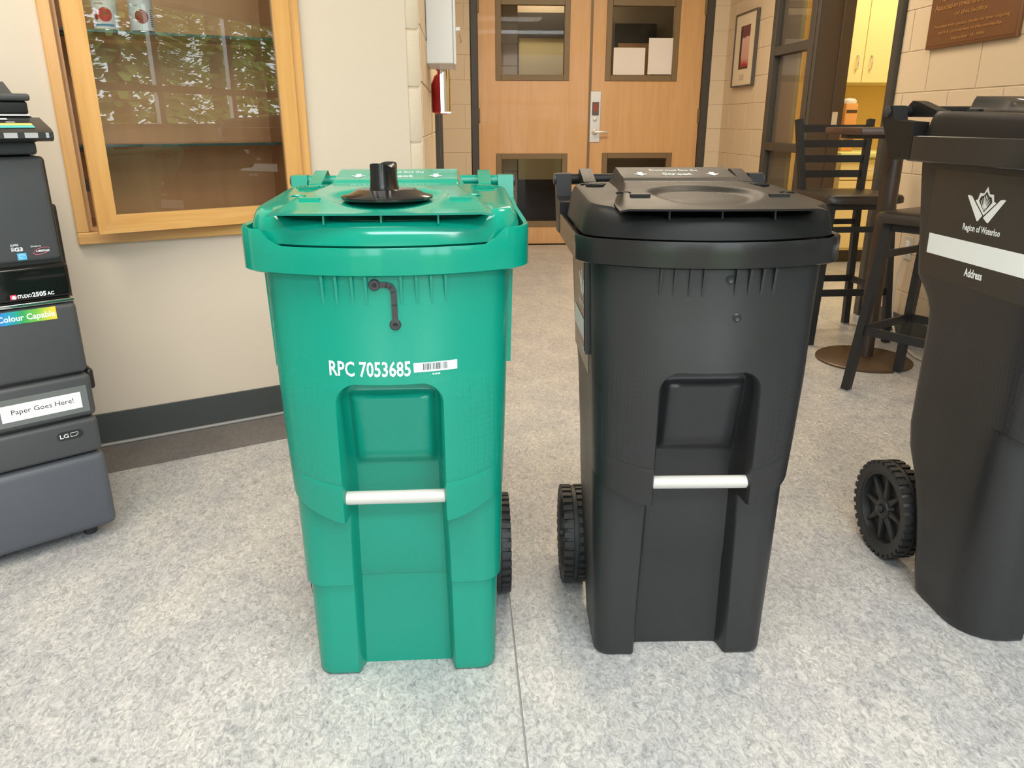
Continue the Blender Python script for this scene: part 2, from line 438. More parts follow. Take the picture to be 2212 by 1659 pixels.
# right wall: far part with picture, window and door opening, near part with plaque
KY0, KY1 = 4.335, 5.275          # kitchen doorway
SY0, SY1 = 5.36, 6.06            # sidelight
wr = sempty('wall_right', (XR, 0, 0), PI/2)
wr.rotation_euler = (0, 0, -PI/2)                   # local x -> -Y, local y -> +X ; so u = -Y
m = MB(); HT = 2.16
m.box((-YB, 0.0, 0), (-SY1, 0.15, ZC)); m.box((-KY0, 0.0, 0), (-1.3, 0.15, ZC))
m.box((-SY1, 0.004, HT), (-KY0, 0.15, ZC)); m.build('mortar', M_mortar, wr)
z8 = 0.02
block_wall(wr, -YB, -SY1, z8, ZC, 0.4, 0.2, M_block, t=0.004)
block_wall(wr, -(KY0-0.055), -1.3, z8, ZC, 0.4, 0.2, M_block, t=0.004, u_phase=0.12)
bbr = sempty('baseboard_right', (XR, 0, 0), -PI/2)
MB().box((-(KY0-0.06), -0.014, 0), (-1.3, -0.0045, 0.10), 0.002, 1).build('rubber_strip', M_rubber, bbr)
MB().box((-YB, -0.014, 0), (-SY1-0.002, -0.0045, 0.10), 0.002, 1).build('rubber_strip', M_rubber, bbr)

# rear wall with windows (behind the camera, it lights the room and shows in the glass)
RY = -2.6
wre = sempty('wall_rear', (0, RY, 0), 0)
m = MB(); m.box((-4.5, -0.15, 0), (-1.91, 0, 1.0)); m.box((-0.5, -0.15, 0), (0.91, 0, 1.0)); m.box((2.32, -0.15, 0), (9.2, 0, 1.0)); m.box((-4.5, -0.15, 2.45), (9.2, 0, ZC)); m.box((-4.5, -0.15, 1.0), (-1.91, 0, 2.45)); m.box((7.96, -0.15, 1.0), (9.2, 0, 2.45))
m.build('wall_panel', M_plaster, wre)
m = MB(); m.box((9.05, RY, 0), (9.2, 4.0, ZC)); struct(m.build('wall_east', M_plaster))
m = MB(); m.box((-4.5, RY, 0), (-4.4, 1.2, ZC)); struct(m.build('wall_west', M_plaster))
m = MB(); m.box((2.5, 3.9, 0), (9.05, 4.0, ZC)); struct(m.build('wall_kitchen_near', M_kwall))
n = 7; w0 = -1.91; dw = 1.41
for i in range(n):
    wn = sempty('window_%d' % (i+1), (w0+i*dw, RY-0.09, 0), 0)
    sill = 0.0 if i in (0, 2) else 1.0              # two of the bays are full-height glazing
    f = MB(); f.box((0, -0.03, sill), (0.05, 0.03, 2.45)); f.box((dw-0.05, -0.03, sill), (dw, 0.03, 2.45))
    f.box((0.05, -0.03, sill), (dw-0.05, 0.03, sill+0.06)); f.box((0.05, -0.03, 2.39), (dw-0.05, 0.03, 2.45)); f.box((0.05, -0.03, 1.42), (dw-0.05, 0.03, 1.50))
    if sill == 0.0: f.box((dw/2-0.035, -0.03, 0.06), (dw/2+0.035, 0.03, 1.42))
    f.build('window_frame', M_alu, wn)
    MB().box((0.05, -0.003, sill+0.06), (dw-0.05, 0.003, 1.42)).build('pane', M_pane, wn)
    MB().box((0.05, -0.003, 1.50), (dw-0.05, 0.003, 2.39)).build('pane', M_pane, wn)
lawn = MB().box((-14, -24, -0.35), (30, -2.76, -0.25)).build('lawn', M_grass); lawn['kind'] = 'structure'

def tree(x, y, h, r, label):
    t = thing('tree', label, 'tree', (x, y, -0.25), random.random()*6, 'trees outside the rear windows')
    MB().lathe([(0.16, 0), (0.12, h*0.4), (0.05, h*0.95)], 8).build('trunk', M_bark, t)
    m = MB(); bm = m.bm
    for k in range(3200):
        f = random.random(); z = h*(0.12+0.88*f); R = r*(1-f)**0.7*(0.55+0.45*random.random())
        a = random.random()*2*PI; s = 0.10+0.13*random.random()
        c = Vector((R*math.cos(a), R*math.sin(a), z)); d = Vector((math.cos(a), math.sin(a), -0.3+random.uniform(-.3, .3))).normalized()
        q = d.cross(Vector((0, 0, 1))).normalized()*s*0.5
        bm.faces.new([bm.verts.new(p) for p in (c-q, c+d*s*1.6-q*0.4, c+d*s*1.6+q*0.4, c+q)])
    fo = m.build('foliage', M_leaf, t); fo['kind'] = 'stuff'
tree(8.2, -6.2, 6.5, 1.9, 'tall green tree seen only mirrored in the display case glass')
tree(12.6, -7.6, 8.0, 2.3, 'broad green tree outside the rear windows, mirrored in glass')
tree(16.8, -9.4, 7.5, 1.9, 'smaller green tree outside the rear windows, mirrored in glass')
tree(11.5, -13.5, 9.0, 3.2, 'tall tree in the back row, mirrored in the glass')
tree(20.5, -18.0, 10.0, 3.4, 'wide tree in the back row, mirrored in the glass')
tree(29.0, -20.0, 10.0, 3.6, 'far tree in the back row, mirrored in the glass')
tree(-5.0, -10.0, 7.0, 2.4, 'green tree outside the far left rear window')

# ------------------------------------------------------------------ double door
def yx(px, py): p = pY(px, py, YB); return p.x, p.z
def door_leaf(num, x0, x1, lites, hinge_x):
    d = sempty('door_%d' % num, (0, YB, 0), 0)
    m = MB(); T0, T1 = 0.035, 0.08
    z0, z1 = 0.008, DZT
    (a0, a1, b0, b1), (c0, c1, e0, e1) = lites      # lower lite, upper lite
    m.box((x0, T0, z0), (a0, T1, z1)); m.box((a1, T0, z0), (x1, T1, z1))
    m.box((a0, T0, z0), (a1, T1, b0)); m.box((a0, T0, b1), (a1, T1, e0)); m.box((a0, T0, e1), (a1, T1, z1))
    m.build('leaf', M_door, d)
    for (p0, p1, q0, q1) in lites:
        w = 0.045
        fr = MB(); y0, y1 = T0-0.008, T1+0.004
        fr.box((p0-0.004, y0, q0-0.004), (p0+w, y1, q1+0.004), 0.003, 1); fr.box((p1-w, y0, q0-0.004), (p1+0.004, y1, q1+0.004), 0.003, 1)
        fr.box((p0+w, y0, q0-0.004), (p1-w, y1, q0+w), 0.003, 1); fr.box((p0+w, y0, q1-w), (p1-w, y1, q1+0.004), 0.003, 1)
        lf = fr.build('lite_frame', M_bronze, d)
        MB().box((p0+w, 0.055, q0+w), (p1-w, 0.06, q1-w)).build('pane', M_pane, lf)
    for hz in (0.25, 1.07, 1.95):
        MB().box((hinge_x-0.012, 0.015, hz), (hinge_x+0.012, 0.036, hz+0.12), 0.004, 1).build('hinge', M_bronze, d)
    return d
DXM = 1.163
dl = door_leaf(1, DX0+0.012, DXM-0.004, ((0.338, 0.972, 0.165, 0.807), (0.338, 0.972, 1.421, 2.06)), DX0+0.012)
dr = door_leaf(2, DXM+0.004, DX1-0.012, ((1.294, 1.925, 0.165, 0.812), (1.294, 1.925, 1.421, 2.06)), DX1-0.012)
fr = MB()
fr.box((DX0-0.052, -0.012, 0), (DX0+0.008, 0.14, DZT+0.05), 0.004, 1); fr.box((DX1-0.008, -0.012, 0), (DX1+0.052, 0.14, DZT+0.05), 0.004, 1)
fr.box((DX0+0.008, -0.012, DZT+0.004), (DX1-0.008, 0.14, DZT+0.05), 0.004, 1)
o = fr.build('trim_2', M_charcoal); o.location = (0, YB, 0); struct(o)
MB().box((DXM-0.011, 0.028, 0.008), (DXM+0.011, 0.036, DZT)).build('astragal', M_bronze, dl)
# lock plate and lever on the right leaf
lp = MB().box((1.168, 0.025, 0.905), (1.262, 0.0352, 1.335), 0.004, 1).build('lock_plate', M_steel, dr)
MB().box((1.186, 0.010, 1.135), (1.244, 0.0255, 1.245), 0.003, 1).build('keypad_housing', mat('keypad_grey', srgb(96, 90, 86), 0.5), lp)
MB().box((1.196, 0.008, 1.165), (1.234, 0.0102, 1.235)).build('keypad_face', mat('keypad_red', srgb(150, 62, 44), 0.4), lp)
MB().lathe([(0.018, 0), (0.018, 0.012), (0.012, 0.016)], 16, frameM((1.213, 0.025, 1.10), (1, 0, 0), (0, 0, 1))).build('lock_cylinder', M_steel, lp)
h = MB().lathe([(0.026, 0), (0.026, 0.010), (0.014, 0.016), (0.011, 0.045)], 18, frameM((1.213, 0.025, 0.992), (1, 0, 0), (0, 0, 1)))
h.tube([(1.213, -0.020, 0.992), (1.26, -0.026, 0.994), (1.30, -0.026, 0.993), (1.328, -0.016, 0.988)], 0.009, 8)
h.build('lever_handle', M_steel, lp)
# two papers taped inside the right door's upper pane
def paper(px0, py0, px1, py1, label):
    a = yx(px0, py1); b = yx(px1, py0)
    o = MB().box((a[0], YB+0.046, a[1]), (b[0], YB+0.0465, b[1])).build('paper_notice', M_paper)
    tag(o, label, 'notice')
paper(1326, 102, 1397, 161, 'wide white paper taped low on the right door window')
paper(1401, 81, 1458, 160, 'tall white paper taped at the right edge of the door window')

# corridor behind the doors
cor = sempty('wall_corridor', (0, 0, 0), 0)
m = MB(); m.box((-0.5, 9.2, 0), (2.7, 9.3, ZC)); m.build('wall_panel', mat('corridor_paint', srgb(150, 138, 116), 0.7), cor)
m = MB(); m.box((-0.45, 7.3, 0), (-0.35, 9.2, ZC)); m.build('wall_panel', M_block, cor)
m = MB(); m.box((2.5, 7.3, 0), (2.6, 9.2, ZC)); m.build('wall_panel', mat('corridor_dark', srgb(84, 80, 72), 0.7), cor)
block_wall(cor, -0.35, 0.60, 0, ZC, 0.4, 0.2, M_block, t=0.02)
for c in cor.children:
    if c.name.startswith('block'): c.location.y = 8.2
MB().box((-0.35, 8.2, 0), (0.59, 9.2, ZC)).build('wall_panel', M_mortar, cor)
cd = sempty('door_3', (0, 9.18, 0), 0)
MB().box((0.60, -0.03, 0), (0.68, 0.02, 2.2)).box((1.42, -0.03, 0), (1.62, 0.02, 2.2)).box((0.68, -0.03, 1.95), (1.42, 0.02, 2.2)).build('door_frame', M_charcoal, cd)
MB().box((0.68, -0.01, 0.45), (1.42, 0.015, 1.95)).build('door_panel', mat('pale_panel', srgb(206, 196, 150), 0.45), cd)
MB().box((0.68, -0.012, 0.0), (1.42, 0.015, 0.45)).build('kick_panel', M_charcoal, cd)
w4 = sempty('window_8', (0, 9.18, 0), 0)
MB().box((1.74, -0.03, 1.2), (2.2, 0.0, 2.1)).build('window_frame', M_charcoal, w4)
MB().box((1.78, -0.034, 1.25), (2.16, -0.03, 1.9)).build('pane', M_door, w4)

# ------------------------------------------------------------------ sidelight and kitchen door frame in the right wall
def rz(px, py): return pX(px, py, XR).z
sl = sempty('window_9', (XR, 0, 0), -PI/2)            # local x = -Y
f = MB(); d0, d1 = -0.03, 0.16
za, zb = rz(1735, 331)-0.0, rz(1725, 311)
zc, zd = rz(1725, 112), rz(1722, 92)
f.box((-SY1, d0, 0), (-SY1+0.07, 0.06, HT), 0.004, 1); f.box((-SY0-0.05, d0, 0), (-SY0+0.03, d1, HT), 0.004, 1)
f.box((-SY1+0.07, d0+0.004, za), (-SY0-0.05, 0.05, zb), 0.003, 1); f.box((-SY1+0.07, d0+0.004, zc), (-SY0-0.05, 0.05, zd), 0.003, 1)
f.box((-SY1+0.07, d0+0.004, 0), (-SY0-0.05, 0.05, 0.12), 0.003, 1); f.box((-SY1+0.07, d0, HT-0.06), (-SY0-0.05, d1, HT), 0.003, 1)
f.build('window_frame', M_charcoal, sl)
for (q0, q1) in ((0.12, za), (zb, zc), (zd, HT-0.06)):
    MB().box((-SY1+0.07, 0.006, q0), (-SY0-0.05, 0.010, q1)).build('pane', M_pane, sl)
    MB().box((-SY1+0.07, 0.022, q0), (-SY0-0.31, 0.030, q1)).build('blind', mat('grey_blind', srgb(104, 96, 84), 0.6), sl)
    MB().box((-SY0-0.31, 0.020, q0), (-SY0-0.265, 0.032, q1)).build('blind_edge', mat('olive_edge', srgb(120, 112, 80), 0.6), sl)
kf = sempty('trim_3', (XR, 0, 0), -PI/2)
f = MB(); f.box((-KY1-0.040, d0, 0), (-KY1, d1, HT), 0.004, 1); f.box((-KY0, d0, 0), (-KY0+0.055, d1, HT), 0.004, 1); f.box((-KY1, d0, HT-0.06), (-KY0, d1, HT), 0.004, 1)
f.build('door_jamb', M_charcoal, kf)
rv = MB().box((-KY1-0.04, d1, 0), (-KY1, 0.20, HT), 0.002, 1).box((-KY1, 0.125, 0), (-KY1+0.012, 0.20, HT), 0.002, 1).box((-KY1, -0.015, 0), (-KY1+0.0015, 0.125, HT)).build('door_reveal', M_brown, kf)
MB().box((-KY1+0.0122, 0.128, 1.02), (-KY1+0.0135, 0.165, 1.14)).build('strike_plate', M_steel, rv)
# kitchen shell
kw = sempty('wall_kitchen', (0, 0, 0), 0)
KYB = 6.62
MB().box((2.5, KYB, 0), (4.7, KYB+0.1, ZC)).build('wall_panel', M_kwall, kw)
MB().box((4.6, 4.0, 0), (4.7, KYB, ZC)).build('wall_panel', M_kwall, kw)
# upper wall cabinet
uc = thing('wall_cabinet', 'cream kitchen wall cabinet with two doors above the counter', 'cabinet', (2.86, KYB-0.003, 0))
yf = -0.40; zb0 = 1.362
MB().box((0, yf+0.02, zb0), (1.4, 0, 2.35)).build('carcass', M_yellow, uc)
xs = [2.86]; xm = pY(1870, 100, KYB+yf).x
for k, (a, b, hx) in enumerate(((xm-0.46, xm-0.002, xm-0.055), (xm+0.002, xm+0.46, xm+0.055), (xm+0.463, xm+0.90, xm+0.52))):
    d = MB().box((max(a-2.86, 0.003), yf, zb0+0.004), (b-2.86, yf+0.018, 2.34), 0.002, 1).build('cabinet_door', M_yellow, uc)
    hh = hx-2.86
    MB().tube([(hh, yf, zb0+0.10), (hh, yf-0.025, zb0+0.105), (hh, yf-0.028, zb0+0.15), (hh, yf-0.025, zb0+0.195), (hh, yf, zb0+0.20)], 0.005, 6).build('handle', M_steel, d)
# base cabinet and counter
bc = thing('base_cabinet', 'cream kitchen base cabinet with drawers seen through the doorway', 'cabinet', (2.95, KYB-0.003, 0))
MB().box((0, -0.58, 0.10), (1.5, 0, 0.815)).build('carcass', M_yellow, bc)
MB().box((0, -0.52, 0.0), (1.5, 0, 0.10)).build('plinth', M_charcoal, bc)
for k in range(3):
    dd = MB().box((0.004+k*0.48, -0.60, 0.12), (0.474+k*0.48, -0.58, 0.64), 0.003, 1).build('cabinet_door', M_yellow, bc)
    MB().tube([(0.43+k*0.48, -0.60, 0.48), (0.43+k*0.48, -0.625, 0.49), (0.43+k*0.48, -0.625, 0.57), (0.43+k*0.48, -0.60, 0.58)], 0.005, 6).build('handle', M_steel, dd)
    d2 = MB().box((0.004+k*0.48, -0.60, 0.65), (0.474+k*0.48, -0.58, 0.80), 0.003, 1).build('drawer', M_yellow, bc)
    MB().tube([(0.19+k*0.48, -0.60, 0.725), (0.2+k*0.48, -0.625, 0.725), (0.28+k*0.48, -0.625, 0.725), (0.29+k*0.48, -0.60, 0.725)], 0.005, 6).build('handle', M_steel, d2)
ct = MB().box((2.93, KYB-0.63, 0.816), (4.5, KYB-0.004, 0.856), 0.008, 2).build('countertop', mat('pale_green_laminate', srgb(226, 232, 160), 0.4)); tag(ct, 'pale yellow-green kitchen worktop over the base cabinet', 'worktop')
# tall dispenser with dark bands on the counter
px = pY(1832, 260, KYB-0.35).x
bt = thing('cup_dispenser', 'tall orange dispenser with dark bands standing on kitchen worktop', 'dispenser', (px, KYB-0.33, 0.8563))
MB().box((-0.05, -0.06, 0), (0.05, 0.06, 0.36), 0.008, 2).build('body', mat('orange_card', srgb(222, 160, 96), 0.6), bt)
for z in (0.07, 0.17, 0.29):
    MB().box((-0.042, -0.063, z), (0.042, -0.0595, z+0.022)).build('band', M_brown, bt)
MB().lathe([(0.055, 0), (0.055, 0.02), (0.04, 0.035), (0.01, 0.04)], 20, Matrix.Translation((0, 0, 0.3602))).build('cap', M_white, bt)

# ------------------------------------------------------------------ display case in the left wall
CT = 2.02
dc = thing('display_case', 'recessed maple display case with glass shelves and ajar glass door', 'display case', tuple(LB), WA)
m = MB()
fo = -0.022      # frame proud of the wall (local -y is out)
def stile(a, b): return MB().box((a, fo, CZ0), (b, -0.0006, CT), 0.003, 1)
stile(0.030, 0.067).build('frame_stile', M_maple, dc); stile(0.764, 0.806).build('frame_stile', M_maple, dc)
MB().box((0.030, fo-0.002, 0.700), (0.806, -0.0006, 0.738), 0.003, 1).build('frame_rail', M_mapleH, dc)
MB().box((0.030, fo, CT), (0.806, -0.0006, CT+0.045), 0.003, 1).build('frame_rail', M_mapleH, dc)
DEP = 0.30
MB().box((CS0+0.001, DEP, CZ0+0.001), (CS1-0.001, DEP+0.012, 2.06)).build('back_panel', M_walnut, dc)
MB().box((CS0+0.001, 0.0, CZ0+0.001), (CS0+0.013, DEP, 2.06)).build('side_panel', M_walnut, dc)
MB().box((CS1-0.013, 0.0, CZ0+0.001), (CS1-0.001, DEP, 2.06)).build('side_panel', M_walnut, dc)
MB().box((CS0+0.013, 0.0, CZ0+0.001), (CS1-0.013, DEP, CZ0+0.014)).build('bottom_panel', M_walnut, dc)
MB().box((CS0+0.013, 0.0, 2.045), (CS1-0.013, DEP, 2.059)).build('top_panel', M_walnut, dc)
def shelf_z(px, py): return at(px, py, LN, tuple(lw(0, -0.035, 0))).z
SZ1 = shelf_z(350, 73); SZ2 = shelf_z(380, 313)
for z in (SZ1, SZ2):
    s = MB().box((CS0+0.015, 0.037, z-0.004), (CS1-0.015, 0.28, z+0.003)).build('glass_shelf', M_pane2, dc)
    MB().box((CS0+0.015, 0.035, z-0.0045), (CS1-0.015, 0.037, z+0.0035), 0.0005, 1).build('glass_edge', M_glassedge, s)
    for xx in (CS0+0.013, CS1-0.027):
        MB().box((xx, 0.05, z-0.018), (xx+0.014, 0.064, z-0.0046), 0.002, 1).build('shelf_peg', M_dark, dc)
cz = at(189, 402, LN, tuple(LB)).z
MB().box((CS0+0.0135, 0.012, cz-0.018), (CS0+0.022, 0.035, cz+0.018), 0.002, 1).build('catch', M_dark, dc)
# the ajar glazed door, hinged on the right
hs = 0.768
Hp = lw(hs, 0.024, 0)
cB = fl(214, 506, 0.742)
dv = Vector((Hp.x-cB.x, Hp.y-cB.y, 0)); DW = dv.length; da = math.atan2(dv.y, dv.x)
gd = bpy.data.objects.new('glazed_door', None); COL.objects.link(gd); gd.parent = dc
gd.location = (hs, -0.024, 0); gd.rotation_euler = (0, 0, da-WA)
def dmb(): return MB()
rw = 0.057; z0, z1 = 0.742, CT-0.002
def miter(pts, nm, m):
    MB().prism(pts, -0.011, 0.011, M=frameM((0, 0, 0), (1, 0, 0), (0, 0, 1))).build(nm, m, gd)
miter([(-DW, z0), (-DW+rw, z0+rw), (-DW+rw, z1-rw), (-DW, z1)], 'door_stile', M_maple)
miter([(0, z0), (0, z1), (-rw, z1-rw), (-rw, z0+rw)], 'door_stile', M_maple)
miter([(-DW, z0), (0, z0), (-rw, z0+rw), (-DW+rw, z0+rw)], 'door_rail', M_mapleH)
miter([(-DW, z1), (-DW+rw, z1-rw), (-rw, z1-rw), (0, z1)], 'door_rail', M_mapleH)
MB().box((-DW+rw-0.004, -0.002, z0+rw-0.004), (-rw+0.004, 0.002, z1-rw+0.004)).build('pane', M_pane2, gd)
# knob-like lock at the upper left of the door (just inside the frame's top edge)
MB().lathe([(0.014, 0), (0.014, 0.008), (0.009, 0.012)], 16, frameM((-DW+0.032, -0.011, 1.468), (1, 0, 0), (0, 0, 1))).build('lock', M_bronze, gd)

# two cans on the upper glass shelf
def can(px0, px1, label, face, accents):
    c = at((px0+px1)/2, 66, LN, tuple(lw(0, -0.11, 0)))
    s = (c-LB).dot(LU)
    p = lw(s, -0.11, SZ1+0.0036)
    t = thing('tin_can', label, 'can', tuple(p), WA-0.25)
    r, hgt = 0.037, 0.112
    MB().lathe([(r-0.002, 0), (r, 0.002), (r, 0.005), (r-0.0015, 0.007), (r-0.0015, hgt-0.007), (r, hgt-0.005), (r, hgt-0.002), (r-0.002, hgt)], 36).build('shell', M_chrome, t)
    MB().lathe([(r-0.0008, 0.007), (r-0.0008, hgt-0.007)], 36, cap=False).build('paper_label', mat('can_paper', srgb(236, 238, 240), 0.5), t)
    def wrap(rr):
        def f(p):
            a = p.x/r
            return Vector((rr*math.sin(a), -rr*math.cos(a), p.z))
        return f
    def disc(cx, cz, rx, rzv, mm, rr, nm):
        m = MB(); f = wrap(rr); bm = m.bm
        rings = []
        for q in (0.01, 0.5, 1.0):
            rings.append([bm.verts.new(f(Vector((cx+rx*q*math.cos(2*PI*i/24), 0, cz+rzv*q*math.sin(2*PI*i/24))))) for i in range(24)])
        for a, b in zip(rings, rings[1:]):
            for i in range(24): bm.faces.new((a[i], a[(i+1) % 24], b[(i+1) % 24], b[i]))
        bm.faces.new(rings[0]); m.build(nm, mm, t)
    disc(0.006, 0.048, 0.0235, 0.0235, M_print, r-0.0004, 'label_ring')
    disc(0.006, 0.048, 0.021, 0.021, face, r-0.0001, 'label_picture')
    for (cx, cz_, rx, rzv, mm) in accents: disc(cx, cz_, rx, rzv, mm, r+0.0002, 'label_picture')
    return t, wrap(r), r
red1 = mat('tomato_red', srgb(206, 74, 58), 0.5); red2 = mat('tomato_dark', srgb(176, 58, 58), 0.5); grn = mat('stalk_green', srgb(126, 128, 70), 0.6)
def salsa():
    m = mat('chopped_red', srgb(180, 60, 48), 0.5); nt = m.node_tree; b = nt.nodes['Principled BSDF']
    tc = nt.nodes.new('ShaderNodeTexCoord'); v = nt.nodes.new('ShaderNodeTexVoronoi'); v.inputs['Scale'].default_value = 230
    nt.links.new(tc.outputs['Object'], v.inputs['Vector'])
    r = ramp(nt, [(0.0, srgb(240, 190, 160)), (0.18, srgb(196, 76, 56)), (0.6, srgb(150, 40, 34))])
    nt.links.new(v.outputs['Distance'], r.inputs['Fac']); nt.links.new(r.outputs['Color'], b.inputs['Base Color']); return m
t1, wr1, r1 = can(206, 258, 'left tin can with whole tomato picture and blue stripe', red1, [(0.007, 0.051, 0.006, 0.004, grn), (-0.021, 0.053, 0.006, 0.0075, red2), (-0.021, 0.04, 0.0065, 0.0085, red2)])
m = MB(); P = [[wr1(Vector((x, 0, z))) for x in [-0.03+0.06*i/16 for i in range(17)]] for z in (0.0145, 0.0205)]
for row in P:
    for p in row: p.x *= 1.002; p.y *= 1.002
m.grid(P).build('blue_band', mat('can_blue', srgb(96, 160, 200), 0.5), t1)
text('lettering', 'tomatoes', 0.010, mat('label_red_ink', srgb(200, 70, 60), 0.6), t1, frameM((-0.024, 0, 0.088), (1, 0, 0), (0, 0, 1)), 0.0001, width=0.032, project=lambda p: wr1(Vector((p.x, 0, p.z)))*1.0 + Vector((0, -0.0004, 0)))
text('lettering', 'tomates', 0.010, MATS['label_red_ink'], t1, frameM((-0.024, 0, 0.077), (1, 0, 0), (0, 0, 1)), 0.0001, width=0.029, project=lambda p: wr1(Vector((p.x, 0, p.z))) + Vector((0, -0.0004, 0)))
t2, wr2, r2 = can(283, 336, 'right tin can with chopped tomato picture on the glass shelf', salsa(), [])
text('lettering', 'légumes', 0.009, M_ink, t2, frameM((-0.024, 0, 0.078), (1, 0, 0), (0, 0, 1)), 0.0001, width=0.022, project=lambda p: wr2(Vector((p.x, 0, p.z))) + Vector((0, -0.0004, 0)))
for k in range(9):
    z = 0.02+k*0.006
    m = MB(); m.grid([[wr2(Vector((x, 0, zz)))*1.004 for x in (0.034, 0.039, 0.044)] for zz in (z, z+0.002)])
    for v in m.bm.verts: v.co.z /= 1.004
    m.build('fine_print', M_ink, t2)

# ------------------------------------------------------------------ wheeled carts
def lerp(a, b, t): return a+(b-a)*t
def interp(tab, z):
    if z <= tab[0][0]: return tab[0][1]
    for (a, va), (b, vb) in zip(tab, tab[1:]):
        if z <= b: return lerp(va, vb, (z-a)/(b-a) if b > a else 1)
    return tab[-1][1]
class Cart: pass
def arc_end(w, r, y0, b):
    """where a corner arc (centre w-r, y0+r) meets a parabola of depth b with the same slope: x, y, arc angle from the side"""
    xe = w-r
    for _ in range(12):
        m = 2*b/xe; ph = math.atan(m); xe = w-r+r*math.sin(ph)
    return xe, y0+r-r*math.cos(ph), PI/2-ph
def cart_dims(w0, w1, back, sy=1.0, sz=1.0, ledge=False, rim=0.2455, rc_low=0.03, rc_hi=0.074):
    c = Cart(); c.sz = sz; c.sy = sy; c.ledge = ledge; c.rimw = rim; c.back = back
    c.w = lambda z: lerp(w0, w1, z/(0.85*sz)) - (0.006 if (ledge and z < 0.216*sz) else 0.0)
    c.zs = 0.386*sz; c.zpt = 0.655*sz
    c.bulge = lambda z: (lerp(0.056, 0.044, min(max((z/sz-0.42)/0.38, 0), 1)) if z > c.zs else 0.0)
    c.yc = lambda z: (-0.018 + 0.014*smooth(0.60*sz, 0.80*sz, z) if z > c.zs else 0.014) - 0.012*z/(0.85*sz) + (0.006 if (ledge and z < 0.216*sz) else 0.0)
    c.rc = lambda z: rc_hi if z > c.zs else lerp(rc_low, rc_hi*0.78, z/c.zs)
    c.k = 1.0 if sz < 1.05 else 0.95
    def front(x, z):
        w = c.w(z); r = c.rc(z); xe, ye, te = arc_end(w, r, c.yc(z), c.bulge(z)); a = abs(x)
        if a <= xe: return ye - c.bulge(z)*(1-(a/xe)**2)
        d = min(a-(w-r), r)
        return c.yc(z)+r-math.sqrt(max(r*r-d*d, 0))
    c.front = front
    return c
def cart_body(c):
    sz, k = c.sz, c.k
    xP0 = 0.0885*k; xPan = 0.074*k
    rtop = 0.040
    yin_tab = [(0, .058), (.214*sz, .052), (.222*sz, .047), (.42*sz, .040), (.46*sz, .034), (.60*sz, .0), (.655*sz, -.012)]
    def section(z, dz_round=0.0):
        w, r = c.w(z)-dz_round, c.rc(z)
        zz = z/sz
        xP = lerp(0.096, 0.0885, min(zz/0.4, 1))*k
        ztop = c.zpt; sc = 1.0
        if z > ztop-rtop:
            dz = min(z-(ztop-rtop), rtop); sc = (xP-rtop+math.sqrt(max(rtop*rtop-dz*dz, 0)))/xP
        a = 1.0 if z < ztop-0.010 else (0.9 if z < ztop-0.006 else (0.6 if z < ztop-0.003 else (0.2 if z < ztop-0.0006 else 0.0)))
        if z > ztop: sc = lerp((xP-rtop)/xP, 1.0, min((z-ztop)/(0.06*sz), 1))
        yi = interp(yin_tab, z)
        xi = [1.0, 0.93, 0.72, 0.5, 0.28, 0.1]         # outer fractions between pocket edge and corner
        pts = []
        cols = []
        xe, ye, te = arc_end(w, r, c.yc(z), c.bulge(z))
        xo = xe
        edge = xP*sc
        for f in xi: cols.append((lerp(edge+0.006, xo, f), 0.0, 0.0))
        cols.append((edge+0.004, 0.0, 0.0)); cols.append((edge+0.0005, 0.10, 0.0)); cols.append((edge-0.003, 0.55, 0.0)); cols.append((edge-0.008, 0.95, 0.0)); cols.append((edge-0.012*sc, 1.0, 0.0))
        pe = min(xPan*sc, edge-0.013)
        cols.append((pe, 1.0, 0.15)); cols.append((pe-0.005, 1.0, 0.7)); cols.append((pe-0.011, 1.0, 1.0))
        for f in (0.7, 0.35): cols.append(((pe-0.011)*f, 1.0, 1.0))
        # raised inner panel
        zp0, zp1 = .468*sz, .628*sz
        hp = 0.0
        if zp0 <= z <= zp1: hp = min(1.0, (z-zp0)/(0.022*sz))*min(1.0, (zp1-z)/(0.012*sz))
        def pt(x, g, h):
            yf = c.front(x, z) + dz_round
            g *= a
            if sz > 1.01: pass
            y = lerp(yf, yi - 0.016*h*hp, g)
            if z < c.zs and g == 0.0 and abs(x) > edge-0.001: y = yf
            return (x, y, z)
        # seam groove on the skirts
        left = [pt(-x, g, h) for x, g, h in cols]; mid = [pt(0.0, 1.0, 1.0)]; right = [pt(x, g, h) for x, g, h in reversed(cols)]
        if abs(z-.462*sz) < 0.0006:
            left = [(x, y+0.0009 if g[1] == 0 else y, q) for (x, y, q), g in zip(left, cols)]
            right = [(x, y+0.0009 if g[1] == 0 else y, q) for (x, y, q), g in zip(right, list(reversed(cols)))]
        frontp = left+mid+right
        yb = interp(c.back, z) - dz_round
        ycz = c.yc(z)+dz_round
        rb = 0.03
        loop = list(frontp)
        for i in range(1, 7):                              # front right corner
            t = PI/2-te+i/6*te; loop.append((w-r+r*math.sin(t), ycz+r-r*math.cos(t), z))
        for i in range(1, 9): loop.append((w, lerp(ycz+r, yb-rb, i/9), z))
        for i in range(0, 6):
            t = i/5*PI/2; loop.append((w-rb+rb*math.cos(t), yb-rb+rb*math.sin(t), z))
        for i in range(1, 6): loop.append((lerp(w-rb, -w+rb, i/6), yb, z))
        for i in range(0, 6):
            t = i/5*PI/2; loop.append((-w+rb-rb*math.sin(t), yb-rb+rb*math.cos(t), z))
        for i in range(1, 9): loop.append((-w, lerp(yb-rb, ycz+r, i/9), z))
        for i in range(0, 6):
            t = i/6*te; loop.append((-w+r-r*math.cos(t), ycz+r-r*math.sin(t), z))
        return loop
